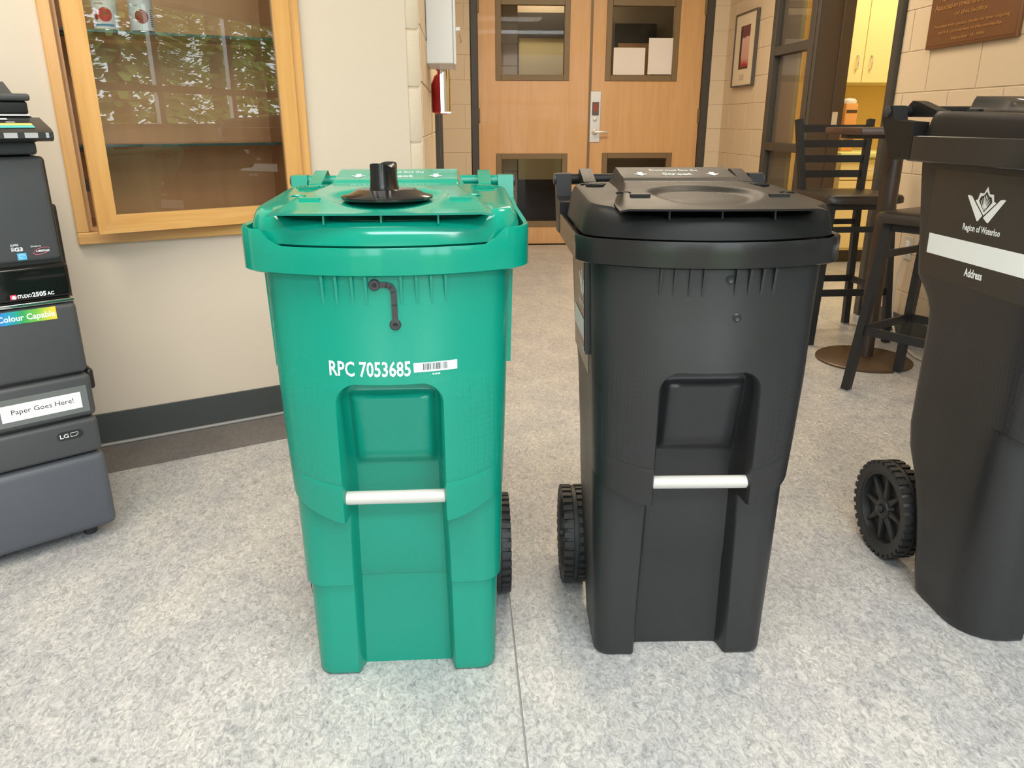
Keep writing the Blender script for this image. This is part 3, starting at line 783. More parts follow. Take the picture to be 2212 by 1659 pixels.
    zl = [0.008, 0.02, 0.035, 0.06, 0.1, 0.14, 0.17, 0.195]
    zl += ([0.212, 0.2145, 0.2175, 0.220] if c.ledge else [0.215])
    zl += [0.24, 0.28, 0.32, 0.345, 0.370, 0.381, 0.3858, 0.3862, 0.391, 0.402, 0.416, 0.43, 0.45, 0.460, 0.462, 0.464, 0.468, 0.476, 0.484, 0.492, 0.51, 0.54, 0.57, 0.59, 0.604, 0.610, 0.616, 0.622, 0.628]
    zl = [z*sz for z in zl]
    zt = c.zpt
    zl = [z for z in zl if z < zt-0.0405] + [zt-0.040] + [zt-0.040+0.040*math.sin(i*PI/22) for i in range(1, 11)] + [zt-0.0001, zt+0.0006, zt+0.012, zt+0.03, zt+0.05] + [z*sz for z in (0.74, 0.78, 0.82, 0.85, 0.87)]
    rows = [section(0.0, 0.006), section(0.003, 0.0018)] + [section(z) for z in zl]
    # the skirts' lower edge climbs from the pocket toward the sides
    for row in rows:
        for i, (x, y, z) in enumerate(row):
            wt = max(0.0, 1-abs(z-c.zs)/(0.13*sz))
            row[i] = (x, y, z + wt*0.034*min(1.0, max(0.0, (abs(x)-0.09*k)/(c.w(z)-0.004-0.09*k)))**1.9)
    # flared arch at the bottom of the central recess comes from the lifted middle columns
    return MB().loft(rows)
def rr_loop(w, y0, y1, r, b, n=8, rb=None):
    """rounded outline: front at y0 bulging by b, back at y1; starts front-left going right"""
    rb = rb or r; pts = []
    N = 24; xe, ye, te = arc_end(w, r, y0, b)
    for i in range(N+1):
        x = lerp(-xe, xe, i/N); pts.append((x, ye-b*(1-(x/xe)**2)))
    for i in range(1, n+1):
        t = PI/2-te+i/n*te; pts.append((w-r+r*math.sin(t), y0+r-r*math.cos(t)))
    for i in range(1, 10): pts.append((w, lerp(y0+r, y1-rb, i/10)))
    for i in range(0, n+1):
        t = i/n*PI/2; pts.append((w-rb+rb*math.cos(t), y1-rb+rb*math.sin(t)))
    for i in range(1, 10): pts.append((lerp(w-rb, -w+rb, i/10), y1))
    for i in range(0, n+1):
        t = i/n*PI/2; pts.append((-w+rb-rb*math.sin(t), y1-rb+rb*math.cos(t)))
    for i in range(1, 10): pts.append((-w, lerp(y1-rb, y0+r, i/10)))
    for i in range(0, n):
        t = i/n*te; pts.append((-w+r-r*math.cos(t), y0+r-r*math.sin(t)))
    return pts
def smooth(a, b, x):
    t = max(0, min(1, (x-a)/(b-a))); return t*t*(3-2*t)
def build_cart(name, label, loc, rz_, c, mb_body, mb_lid, ybk, notch, black, logo_sides, number=None, knob=False, wheel_r=0.118, wheel_y=0.33, wheel_x=0.199, zr=0.838, lid_z=(0.886, 0.936), lidtext=('Street',), Z=1.0):
    t = thing(name, label, 'waste cart', loc, rz_)
    sz = c.sz; Wd = c.rimw; kx = Wd/0.2455
    body = cart_body(c).build('body', mb_body, t, 44)
    # ---- rim band
    z_lo, z_f, z_s = zr, zr+0.047*sz, zr+0.072*sz
    def band(w, y0, b): return rr_loop(w, y0, ybk, 0.080, b)
    outer = band(Wd, -0.022, 0.052); outer_lo = band(Wd-0.004, -0.018, 0.052); inner = band(Wd-0.008, -0.015, 0.052)
    def ztop(x, y):
        if not notch: return z_f
        if y > 0.05: return z_s
        return lerp(z_f, z_s, smooth(0.175*kx, 0.200*kx, abs(x)))
    rows = []
    rows.append([(x*0.93, y*0.93+0.012, z_lo+0.001) for x, y in outer_lo])
    rows.append([(x, y, z_lo) for x, y in outer_lo])
    rows.append([(x, y, z_lo+0.003) for x, y in outer])
    rows.append([(x, y, lerp(z_lo, ztop(x, y), 0.5)) for x, y in outer])
    rows.append([(x, y, ztop(x, y)-0.002) for x, y in outer])
    rows.append([(x*0.994, y*0.994, ztop(x, y)) for x, y in outer])
    rows.append([(x, y, ztop(x, y)-0.002) for x, y in inner])
    rows.append([(x, y, z_f-0.014) for x, y in inner])
    rows.append([(x*0.9, y*0.9+0.02, z_f-0.016) for x, y in inner])
    m = MB().loft(rows, False, True); m.build('rim', M_blackrim if black else mb_lid, t, 40)
    # ---- lid shell
    lz0, lz1 = lid_z
    yl = ybk-0.045
    lw_, lr = Wd-0.0125, 0.074
    outl = lambda d: rr_loop(lw_-d, -0.009+d, yl-d, lr, 0.048)
    slope = 0.016/ (yl)
    def shz(x, y):
        z = lz1 + slope*max(y, -0.05)
        # front slot: lowered in the middle of the front edge
        s = smooth(0.185*kx, 0.150*kx, abs(x))*smooth(0.10, 0.06, y)
        return z - 0.0125*s
    rows = [[(x, y, lz0-0.004) for x, y in outl(0.006)], [(x, y, lz0) for x, y in outl(0.0)]]
    for f, d in ((0.45, 0.004), (0.75, 0.0075), (0.9, 0.011)):
        rows.append([(x, y, lerp(lz0, shz(x, y), f)) for x, y in outl(d)])
    rows.append([(x, y, shz(x, y)-0.0008) for x, y in outl(0.0145)])
    base = outl(0.018)
    cx, cy = 0.0, yl*0.5
    for q in (1.0, 0.93, 0.85, 0.76, 0.66, 0.55, 0.42, 0.28, 0.12):
        rows.append([(lerp(cx, x, q), lerp(cy, y, q), shz(lerp(cx, x, q), lerp(cy, y, q))) for x, y in base])
    MB().loft(rows, False, True).build('lid', mb_lid, t, 38)
    lid = t.children[-1] if False else None
    # ---- raised centre panel of the lid, with dish, raised block and front lip over the slot
    xf, xb = 0.180*kx, 0.135*kx; yf, yb = -0.040, yl-0.012
    def hw(y): return lerp(xf, xb, smooth(-0.02, 0.30*sz, y))
    dc_y, dr = 0.098, 0.106
    def panel_z(u, v):
        y = lerp(yf, yb, v); bow = 0.010*(1-u*u)*max(0, 1-v*6)
        y2 = y-bow
        x = u*hw(y)
        z = lz1 + 0.0035 + slope*max(y, -0.05) + 0.011*smooth(0.0, 0.3, v)
        d = math.hypot(x, (y-dc_y)*1.0)
        z -= 0.010*(1-smooth(dr*0.78, dr, d))
        z += (0.0065*smooth(0.70, 0.745, v) + 0.009*smooth(0.745, 1.0, v))*smooth(1.0, 0.9, abs(u))
        e = smooth(1.0, 0.90, abs(u))
        z = lerp(lz1+slope*max(y, -.05)+0.0012, z, e) if v > 0.03 else lerp(z-0.003, z, e)
        return Vector((x, y2, z))
    us = [-1, -0.985, -0.96, -0.93, -0.9] + [lerp(-0.9, 0.9, i/44) for i in range(1, 44)] + [0.9, 0.93, 0.96, 0.985, 1]
    vs = [0, 0.004, 0.012, 0.03] + [lerp(0.03, 1.0, i/56) for i in range(1, 57)]
    top = [[panel_z(u, v) for u in us] for v in vs]
    m = MB(); m.grid(top)
    lip = [[p + Vector((0, 0, 0)) for p in top[0]], [p + Vector((0, 0.001, -0.0035)) for p in top[0]], [p + Vector((0, 0.03, -0.0035)) for p in top[0]]]
    m.grid(lip); m.build('lid_panel', mb_lid, t, 40)
    # dark cavity behind the slot and its three ribs
    m = MB(); m.grid([[Vector((x, 0.062, lz1-0.020)) for x in (-0.175*kx, 0.175*kx)], [Vector((x, 0.062, lz1+0.004)) for x in (-0.172*kx, 0.172*kx)]])
    m.build('slot_back', mb_lid, t)
    for x in (-0.092*kx, 0.0, 0.092*kx):
        MB().box((x-0.0015, -0.034, lz1-0.017), (x+0.0015, 0.05, lz1+0.0005)).build('slot_rib', mb_lid, t)
    # ---- embossed arrow marks and words on the shoulders
    sh = lambda x, y: shz(x, y)+0.0002
    for s in (-1, 1):
        ym = yl*0.80; xm_ = s*0.178*kx
        text('embossed_word', 'STREET', 0.018, mb_lid, t, frameM((xm_, ym, sh(xm_, ym)), (1, 0, 0), (0, 1, 0.03)), 0.0025, 0.0004, width=0.056*kx, height=0.016, align='CENTER')
        ch = MB()
        for q in (-1, 1):
            ch.prism([(0, -0.012), (0, -0.007), (q*0.019, 0.004), (q*0.019, -0.001)], 0, 0.004, Matrix.Translation((xm_, ym-0.022, sh(xm_, ym-0.022))))
        ch.build('embossed_arrow', mb_lid, t)
        xo, yo = s*0.128*kx, 0.055
        pz_ = panel_z(xo/hw(yo), (yo-yf)/(yb-yf)).z
        MB().box((xo-0.018, yo-0.005, pz_-0.002), (xo+0.018, yo+0.005, pz_+0.0035), 0.001, 1).build('embossed_bar', mb_lid, t)
        m = MB(); m.tube([(xo+s*0.025+0.012*math.cos(a)*1.0, yo+0.03+0.011*math.sin(a), pz_+0.003) for a in [i*PI/8 for i in range(-1, 10)]], 0.0022, 6); m.build('embossed_hook', mb_lid, t)
    # ---- white print on the lid's rear block
    def onpanel(p):
        v = (p.y-yf)/(yb-yf); u = p.x/hw(p.y)
        q = panel_z(max(-1, min(1, u)), max(0, min(1, v)))
        return Vector((p.x, p.y, q.z+0.0006))
    yblk = lerp(yf, yb, 0.80)
    Mx = lambda y: frameM((0, y, 0), (1, 0, 0), (0, 1, 0))
    text('lid_print', 'Street', 0.03, M_print, t, Mx(yblk), 0.0001, 0.001, width=0.064*kx, height=0.024, align='CENTER', project=onpanel)
    text('lid_print', 'Front must face the', 0.03, M_print, t, Mx(yblk+0.038), 0.0001, 0.0006, width=0.105*kx, height=0.02, align='CENTER', project=onpanel)
    text('lid_print', 'Place at curb with arrows facing the street', 0.012, M_print, t, Mx(lerp(yf, yb, 0.665)), 0.0001, 0.0, width=0.17*kx, height=0.008, align='CENTER', project=onpanel)
    for s in (-1, 1):
        m = MB()
        ax, ay = s*0.078*kx, yblk+0.012
        q = [(-0.005, 0.018), (0.005, 0.018), (0.005, 0.002), (0.014, 0.002), (0, -0.016), (-0.014, 0.002), (-0.005, 0.002)]
        m.poly([onpanel(Vector((ax+a, ay+b, 0))) for a, b in q]); m.build('lid_arrow', M_print, t)
    if black: text('lid_print', 'No hot ashes, liquids or hazardous waste', 0.01, mat('grey_print', srgb(120, 116, 110), 0.5), t, Mx(-0.028), 0.0001, 0.0, width=0.22*kx, height=0.006, align='CENTER', project=onpanel)
    # ---- hinge brackets, handle bar, lid lugs
    zh = lz1+0.014; yh = ybk+0.045
    for s in (-1, 1):
        prof = [(ybk-0.075, z_lo+0.004), (ybk+0.0, z_lo), (ybk+0.018, z_lo+0.018), (yh+0.022, zh-0.018), (yh+0.020, zh+0.006), (yh+0.006, zh+0.014), (yh-0.018, zh+0.013), (yh-0.030, z_s+0.004), (ybk-0.075, z_s-0.001)]
        x0, x1 = s*(Wd-0.034), s*(Wd+0.0005)
        MB().prism(prof, min(x0, x1), max(x0, x1), M=Matrix(((0, 0, 1, 0), (1, 0, 0, 0), (0, 1, 0, 0), (0, 0, 0, 1)))).build('hinge_bracket', mb_lid if black else mb_body, t)
        MB().lathe([(0.013, 0), (0.013, 0.004), (0.009, 0.006)], 16, frameM((s*(Wd+0.0005), yh, zh), (0, 1, 0), (0, 0, s))).build('pivot_cap', M_dark, t)
        MB().prism([(yl-0.02, lz1+0.004), (yh-0.018, lz1+0.004), (yh+0.004, zh-0.012), (yh+0.012, zh+0.012), (yh-0.006, zh+0.024), (yh-0.026, zh+0.022), (yl-0.015, lz1+0.016)], -0.0135, 0.0135, M=Matrix(((0, 0, 1, s*(Wd-0.066)), (1, 0, 0, 0), (0, 1, 0, 0), (0, 0, 0, 1)))).build('lid_hinge', mb_lid, t)
    MB().tube([(-(Wd-0.034), yh, zh), (Wd-0.034, yh, zh)], 0.0125, 14).build('handle_bar', mb_lid if black else mb_body, t)
    # ---- ribs
    zr1 = z_lo
    for xo in (-0.1015, -0.078, -0.0515, -0.0285, 0.029, 0.054, 0.078, 0.1015):
        x = xo*kx; y1 = c.front(x, zr1-0.03)
        MB().prism([(y1-0.009, zr1), (y1+0.003, zr1), (y1+0.003, zr1-0.05), (y1-0.0005, zr1-0.048)], x-0.0022, x+0.0022, M=Matrix(((0, 0, 1, 0), (1, 0, 0, 0), (0, 1, 0, 0), (0, 0, 0, 1)))).build('rim_rib', mb_body, t)
    for s in ((-1, 1) if sz < 1.05 else ()):
        for yy in (0.070, 0.092):
            zt, zb_ = z_lo+0.001, z_lo-0.185
            wt, wb_ = c.w(zt), c.w(zb_)
            q = [(s*(wt-0.004), zt), (s*(wt+0.008), zt), (s*(wb_+0.009), zb_), (s*(wb_-0.004), zb_)]
            MB().prism(q, -0.0022, 0.0022, M=frameM((0, yy, 0), (1, 0, 0), (0, 0, 1))).build('side_rib', mb_body, t)
    # ---- grab bar across the pocket
    zb_ = 0.428*sz; xb_ = 0.0885*c.k
    MB().lathe([(0.0125, -xb_-0.002), (0.0125, xb_+0.002)], 20, frameM((0, -0.030, zb_), (0, 1, 0), (0, 0, 1))).build('grab_bar', M_bar, t)
    # ---- wheels and axle
    ax = MB().tube([(-wheel_x, wheel_y, wheel_r), (wheel_x, wheel_y, wheel_r)], 0.008, 10).build('axle', M_dark, t)
    for s in (-1, 1):
        R, hwid = wheel_r, 0.027
        MW = frameM((s*wheel_x, wheel_y, R), (0, 1, 0), (0, 0, s))     # local z = outward
        Ri = R*0.80
        m = MB(); m.lathe([(Ri*0.97, -hwid*0.9), (R*0.93, -hwid), (R*0.965, -hwid*0.7), (R*0.965, hwid*0.7), (R*0.93, hwid), (Ri*0.97, hwid*0.9), (Ri*0.95, 0), (Ri*0.97, -hwid*0.9)], 48, MW, cap=False)
        nl = 34
        for i in range(nl):
            for side, ph in ((-1, 0.0), (1, 0.5)):
                a = 2*PI*(i+ph)/nl
                Rm = MW @ Matrix.Rotation(a, 4, 'Z')
                lo, hi = (-hwid*1.02, -0.006) if side < 0 else (0.006, hwid*1.02)
                m.box((R*0.93, -R*0.052, lo), (R, R*0.052, hi), 0.0, 1, Rm)
        m.lathe([(R*0.96, -0.0055), (R*0.988, -0.0045), (R*0.988, 0.0045), (R*0.96, 0.0055)], 48, MW, cap=False)
        wv = m.build('wheel', M_tire, t, 30)
        m = MB()
        m.lathe([(Ri*0.985, -0.008), (Ri*0.985, hwid*0.85), (Ri*0.90, hwid*0.85), (Ri*0.86, 0.004), (R*0.26, 0.004), (R*0.20, hwid*0.75), (0.012, hwid*0.80), (0.012, -0.008)], 40, MW)
        m.build('wheel_disc', M_tire, wv)
        m = MB()
        for i in range(8):
            Rm = MW @ Matrix.Rotation(2*PI*i/8, 4, 'Z')
            m.prism([(R*0.16, -R*0.075), (Ri*0.90, -R*0.025), (Ri*0.90, R*0.025), (R*0.16, R*0.075)], 0.003, hwid*0.62, Rm, 0.002)
        m.build('wheel_spokes', M_tire, wv)
        MB().lathe([(0.010, hwid*0.8), (0.010, hwid*0.8+0.010), (0.006, hwid*0.8+0.012)], 12, MW).build('axle_cap', M_dark, wv)
    # ---- side decals: crest, words, white address strip
    for s in logo_sides:
        Lz = 0.745 if sz < 1.05 else 0.885; Ly = 0.185 if sz < 1.05 else 0.200
        K = 0.045 if sz < 1.05 else 0.052
        def onside(y, z, d=0.001):
            w, r, y0 = c.w(z), c.rc(z), c.yc(z)
            e = min(max(y0+r-y, 0.0), r*0.95)
            return Vector((s*(w-r+math.sqrt(r*r-e*e)+d), y-(d if e > 0 else 0)*e/r, z))
        dirn = -s          # reading direction: from the side, right = +x_view ; left side (s=-1): right = -y (front)
        def U(p, d):       # p=(right, up) in decal space
            return onside(Ly + (p[0] if s > 0 else -p[0]), Lz+p[1], d)
        if sz < 1.05: x0d, x1d = -0.16, 0.09
        else: x0d, x1d = -0.185, 0.165
        if s > 0: x0d, x1d = -x1d, -x0d
        zlo, zhi = -0.142, 0.092
        dm = MB().grid([[U((lerp(x0d, x1d, i/20), lerp(zlo, zhi, j/6)), 0.0006) for i in range(21)] for j in range(7)]).build('decal_sheet', mat('decal_black', (0.024, 0.023, 0.022, 1), 0.22) if black else mb_lid, t)
        def shape(pts, d, m_, nm='crest_mark'):
            MB().poly([U((a*K*1.15, b*K*1.25-0.002), d) for a, b in pts]).build(nm, m_, dm)
        shape([(-1, .74), (-.86, .755), (-.72, .72), (-.62, .63), (-.05, .19), (-.24, .0), (-.30, .0)], 0.0012, M_print)
        shape([(1, .74), (.30, .0), (.24, .0), (.0, .13), (.62, .63), (.72, .72), (.86, .755)], 0.0012, M_print)
        shape([(-.54, .62), (-.42, .66), (-.36, .86), (-.15, .86), (0, 1.08), (.15, .86), (.36, .86), (.42, .66), (.54, .62), (0, .20)], 0.0010, M_print)
        shape([(-.34, .62), (-.28, .76), (-.12, .80), (0, .93), (.12, .80), (.28, .76), (.34, .62), (0, .30)], 0.0014, MATS['decal_black'] if black else mb_lid)
        for q in range(-3, 4):
            a = q*0.2; tx, tz = math.sin(a)*0.42, .38+math.cos(a)*0.44*(1-abs(q)*0.09)
            shape([(-.02+q*0.008, .36), (.02+q*0.008, .36), (tx+.022, tz), (tx-.006, tz)], 0.0018, M_print, 'crest_ray')
        pr = lambda p: U((p.x, p.z), 0.0012)
        F2 = lambda z: frameM((0, 0, z), (1, 0, 0), (0, 0, 1))
        text('lettering', 'Region of Waterloo', 0.018, M_print, dm, F2(-0.024), 0.0, 0.0004, width=0.118, height=0.018, align='CENTER', project=pr)
        MB().grid([[U((lerp(x0d+0.012, x1d-0.006, i/20), z), 0.0014) for i in range(21)] for z in (-0.090, -0.046)]).build('address_strip', M_print, dm)
        text('lettering', 'Address', 0.02, M_print, dm, F2(-0.117), 0.0, 0.0006, width=0.058, height=0.018, align='CENTER', project=pr)
    # ---- number sticker on the front
    if number:
        pf = lambda p: Vector((p.x, c.front(p.x, p.z)-0.0006, p.z))
        zN = 0.682
        text('number_print', 'RPC 7053685', 0.03, M_print, t, frameM((-0.099, 0, zN-0.0125), (1, 0, 0), (0, 0, 1)), 0.0, 0.0005, width=0.138, height=0.0265, project=pf)
        st = MB().grid([[pf(Vector((lerp(0.044, 0.117, i/5), 0, z))) for i in range(6)] for z in (zN-0.0075, zN+0.0085)]).build('barcode_sticker', M_print, t)
        rnd = random.Random(3); x = 0.058; m = MB()
        while x < 0.101:
            wdt = rnd.choice((0.0005, 0.0008, 0.0012)); m.poly([pf(Vector((x, 0, zN-0.0045)))+Vector((0, -0.0004, 0)), pf(Vector((x+wdt, 0, zN-0.0045)))+Vector((0, -0.0004, 0)), pf(Vector((x+wdt, 0, zN+0.007)))+Vector((0, -0.0004, 0)), pf(Vector((x, 0, zN+0.007)))+Vector((0, -0.0004, 0))]); x += wdt+rnd.choice((0.0005, 0.0009, 0.0013))
        m.build('barcode_bars', M_ink, st)['kind'] = 'stuff'
        text('number_print', '91-09-25', 0.005, M_print, t, frameM((0.075, 0, zN-0.0135), (1, 0, 0), (0, 0, 1)), 0.0, 0.0002, width=0.013, height=0.003, project=pf)
        # black lid-lock strap: two screws and a bent flat arm
        def pts_front(L, d): return [Vector((x, c.front(x, z)-d, z)) for x, z in L]
        x0, x1 = -0.0145, 0.0165
        path = [(x0, 0.824), (x1-0.012, 0.824), (x1-0.004, 0.821), (x1, 0.812), (x1, 0.79), (x1, 0.757)]
        sp = MB().tube(pts_front(path, 0.004), 0, flat=(0.003, 0.009))
        # flat arm: width follows the front surface
        sp.bm.clear()
        for (a, b) in zip(path, path[1:]):
            a, b = Vector((a[0], a[1], 0)), Vector((b[0], b[1], 0)); d = (b-a).normalized(); n = Vector((-d.y, d.x, 0))*0.0046
            q = [a-n-d*0.001, b-n+d*0.001, b+n+d*0.001, a+n-d*0.001]
            y = c.front(0, 0.8)-0.0045
            vs = [sp.bm.verts.new((p.x, y+k, p.y)) for k in (0, 0.004) for p in q]
            for f in ((0, 1, 2, 3), (7, 6, 5, 4), (0, 4, 5, 1), (1, 5, 6, 2), (2, 6, 7, 3), (3, 7, 4, 0)): sp.bm.faces.new([vs[i] for i in f])
        st = sp.build('lock_strap', M_dark, t)
        for (x, z) in ((x0, 0.824), (x1, 0.757)):
            MB().lathe([(0.0095, 0), (0.0095, 0.005), (0.008, 0.007), (0.004, 0.0072), (0.003, 0.0055)], 20, frameM((x, c.front(0, 0.8)+0.001, z), (1, 0, 0), (0, 0, 1))).build('strap_screw', M_dark, st)
    else:
        for (x, z) in ((0.018, zr-0.018*sz), (0.035, zr-0.085*sz)):
            MB().lathe([(0.008, 0), (0.008, 0.002), (0.0055, 0.004), (0.002, 0.002)], 16, frameM((x, c.front(x, z)+0.001, z), (1, 0, 0), (0, 0, 1))).build('moulded_boss', mb_body, t)
    return t

BK = [(0, .195), (.05, .215), (.11, .222), (.17, .232), (.23, .262), (.29, .298), (.31, .305), (.57, .315), (.61, .345), (.65, .385), (.85, .425)]
cS = cart_dims(0.187, 0.212, BK, ledge=True)
green = build_cart('green_cart', 'green wheeled cart with black knob on lid, nearest the display case', (-0.127, 1.307, 0), math.radians(-0.3), cS, M_green, M_greenlid, 0.455, True, False, (-1, 1), number=True)
cB_ = cart_dims(0.178, 0.211, BK, ledge=False, rim=0.240)
black = build_cart('black_cart', 'black wheeled cart facing front, standing right beside the green cart', (0.444, 1.331, 0), math.radians(-2.4), cB_, M_black, M_blacklid, 0.455, False, True, (-1, 1))
BK3 = [(0, .232), (.05, .25), (.13, .262), (.20, .280), (.27, .305), (.33, .345), (.36, .357), (.66, .347), (.70, .37), (.74, .417), (.99, .467)]
c3 = cart_dims(0.222, 0.242, BK3, sz=1.175, ledge=False, rim=0.285, rc_low=0.09, rc_hi=0.075)
big = build_cart('black_cart', 'large black wheeled cart turned sideways by the stools, with crest and address strip', (1.300, 1.323, 0), 0.0, c3, M_black, M_blacklid, 0.500, False, True, (-1,), wheel_r=0.126, wheel_y=0.40, wheel_x=0.205, zr=0.992, lid_z=(1.036, 1.085))

# black twist knob on the green lid
kn = thing('lid_knob', 'glossy black round knob with upright grip on the green lid', 'knob', (-0.127, 1.307+0.098, 0.9405+0.003), math.radians(-14))
MB().lathe([(0.078, 0.004), (0.080, 0.006), (0.080, 0.009), (0.077, 0.011), (0.066, 0.013), (0.052, 0.021), (0.030, 0.022)], 48).build('disc', M_gloss, kn)
rows = []
def gl(k, z):
    L, Wk = 0.036*k[0], 0.0185*k[1]; pts = []
    for i in range(40):
        a = 2*PI*i/40; cx_, sy_ = math.cos(a), math.sin(a)
        y = (L if sy_ > 0 else -L) if False else L*abs(sy_)**0.7*(1 if sy_ > 0 else -1)
        pts.append((Wk*abs(cx_)**0.55*(1 if cx_ > 0 else -1), y-0.012, z))
    return pts
G = [gl((1.06, 1.12), 0.0205), gl((1.02, 1.06), 0.026), gl((1.0, 1.0), 0.035), gl((0.98, 0.97), 0.05), gl((0.97, 0.98), 0.058)]
saddle = []
for k, sc_ in ((0, 1.0), (1, 0.94), (2, 0.80), (3, 0.62)):
    ring = gl((0.97*sc_, 0.98*sc_), 0.0)
    out = []
    for (x, y, z) in ring:
        e = abs((y+0.012)/0.036)
        out.append((x, y, 0.0605+0.006*e**2 - (0.0, 0.0004, 0.004, 0.014)[k]*(1 if k < 2 else 1) - 0.0035*(1-e)))
    saddle.append(out)
G += saddle
MB().loft(G, True, True).build('grip', M_gloss, kn)

# ------------------------------------------------------------------ copier
pa = math.radians(38)
pr = thing('photocopier', 'tall dark grey photocopier with stickers at the left edge', 'photocopier', (-0.955, 1.955, 0), pa)
PW, PD = 0.60, 0.56
def pbox(nm, x0, x1, y0, y1, z0, z1, m_, bev=0.012, par=None): return MB().box((x0, y0, z0), (x1, y1, z1), bev, 3).build(nm, m_, par or pr)
base = pbox('base_cabinet', -PW, 0.0, 0, PD, 0.032, 0.246, M_pblue, 0.02)
for (x, y) in ((-0.06, 0.06), (-0.06, PD-0.08), (-PW+0.06, 0.06), (-PW+0.06, PD-0.08)):
    MB().lathe([(0.016, 0), (0.018, 0.004), (0.018, 0.026), (0.012, 0.0325)], 16, Matrix.Translation((x, y, 0))).build('foot', M_dark, pr)
pbox('core', -PW+0.012, -0.012, 0.015, PD-0.01, 0.244, 1.0, M_pblack, 0.01)
d2 = pbox('paper_drawer', -PW+0.002, -0.004, 0.002, 0.4, 0.251, 0.346, M_pgrey, 0.012)
d1 = pbox('paper_drawer', -PW+0.002, -0.003, 0.002, 0.4, 0.352, 0.464, M_pgrey, 0.012)
fd = pbox('front_door', -PW+0.002, -0.004, 0.002, 0.3, 0.469, 0.652, M_pgrey, 0.014)
pbox('chrome_strip', -PW+0.002, -0.006, 0.003, 0.3, 0.654, 0.664, M_chrome, 0.003)
gp = pbox('gloss_panel', -PW+0.002, -0.006, 0.003, 0.3, 0.666, 0.752, M_pgloss, 0.012)
up = pbox('upper_cover', -PW+0.002, -0.016, 0.010, 0.3, 0.757, 1.000, M_pgrey, 0.012)
pbox('rear_cover', -PW+0.004, -0.008, 0.04, PD, 0.35, 1.0, M_pblack, 0.014)
pbox('side_duct', -0.010, 0.006, 0.07, 0.42, 0.46, 0.885, M_pblack, 0.012)
pbox('side_latch', -0.006, 0.012, 0.03, 0.16, 0.412, 0.468, M_pblack, 0.008)
pbox('output_bay', -PW+0.01, -0.022, 0.022, PD-0.02, 1.003, 1.034, M_pgrey, 0.008)
cp = MB().prism([(-0.045, 1.034), (-0.060, 1.041), (-0.059, 1.054), (-0.045, 1.061), (0.05, 1.086), (0.05, 1.034)], -PW, 0.0, M=Matrix(((0, 0, 1, 0), (1, 0, 0, 0), (0, 1, 0, 0), (0, 0, 0, 1)))).build('control_panel', M_pblack, pr)
def onp(x, s):      # on sloped control panel: s along slope from front edge
    y = lerp(-0.045, 0.05, s); return Vector((x, y-0.0004, lerp(1.061, 1.086, s)+0.0014))
for (x0, x1, s0, s1, cc) in ((-0.105, -0.030, 0.26, 0.44, (240, 200, 110)), (-0.105, -0.030, 0.05, 0.24, (80, 180, 185)), (-0.10, -0.07, 0.74, 0.86, (225, 225, 220)), (-0.078, -0.06, 0.5, 0.56, (190, 190, 190)), (-0.14, -0.11, 0.7, 0.76, (120, 120, 120))):
    MB().poly([onp(x0, s0), onp(x1, s0), onp(x1, s1), onp(x0, s1)]).build('panel_label', mat('plabel_%d_%d' % (cc[0], cc[2]), srgb(*cc), 0.5), cp)
for (x0, x1) in ((-0.098, -0.072), (-0.058, -0.032), (-0.016, -0.010)):
    MB().box((x0, -0.0620, 1.042), (x1, -0.0585, 1.053)).build('button', mat('button_grey', srgb(170, 170, 172), 0.4), cp)
pbox('scanner_body', -PW, -0.012, 0.052, PD, 1.030, 1.089, M_pblack, 0.006)
pbox('scanner_glass_edge', -PW, -0.018, 0.047, PD, 1.089, 1.0925, M_white, 0.001)
pbox('feeder', -PW, -0.020, 0.045, PD-0.02, 1.0925, 1.122, M_pblack, 0.006)
pbox('feeder_lip', -PW, -0.014, 0.035, PD-0.02, 1.122, 1.138, M_pgrey, 0.006)
MB().prism([(-PW, 1.138), (-0.046, 1.138), (-0.060, 1.163), (-PW, 1.168)], 0.05, 0.42, M=Matrix(((1, 0, 0, 0), (0, 0, 1, 0), (0, 1, 0, 0), (0, 0, 0, 1)))).build('feeder_cover', mat('feeder_grey', srgb(82, 76, 74), 0.4), pr)
tm = MB().box((-0.42, 0.10, 1.235), (-0.068, 0.30, 1.249), 0.005, 2).box((-0.42, 0.28, 1.150), (-0.09, 0.30, 1.24)).build('feeder_tray', M_pblack, pr)
F = lambda x, z, y=-0.0006: frameM((x, y, z), (1, 0, 0), (0, 0, 1))
# stickers
yu = 0.0094
text('lettering', 'SUPER', 0.01, M_print, up, F(-0.118, 0.7985, yu), 0.0001, 0.0001, width=0.017, height=0.005)
text('lettering', 'G3', 0.01, M_print, up, F(-0.112, 0.7865, yu), 0.0001, 0.0004, width=0.018, height=0.0095)
for k in range(6): MB().box((-0.118, yu-0.0002, 0.787+k*0.0016), (-0.1125, yu+0.0001, 0.7878+k*0.0016)).build('sticker_line', M_print, up)
MB().box((-0.108, yu-0.0004, 0.7655), (-0.089, yu+0.0002, 0.7815)).build('blue_sticker', mat('sticker_blue', srgb(90, 180, 228), 0.4), up)
MB().tube([(-0.0985+0.006*math.cos(a), yu-0.0008, 0.774+0.004*math.sin(a)) for a in [0.3+i*PI/9 for i in range(14)]], 0.0006, 5).build('sticker_mark', M_print, up)
text('lettering', 'Driven by', 0.01, M_print, up, F(-0.077, 0.7935, yu), 0.0001, 0.0001, width=0.022, height=0.0045)
text('lettering', 'e·BRIDGE', 0.01, M_print, up, F(-0.068, 0.781, yu), 0.0001, 0.0003, width=0.029, height=0.0045)
pink = mat('swoosh_pink', srgb(226, 110, 130), 0.5)
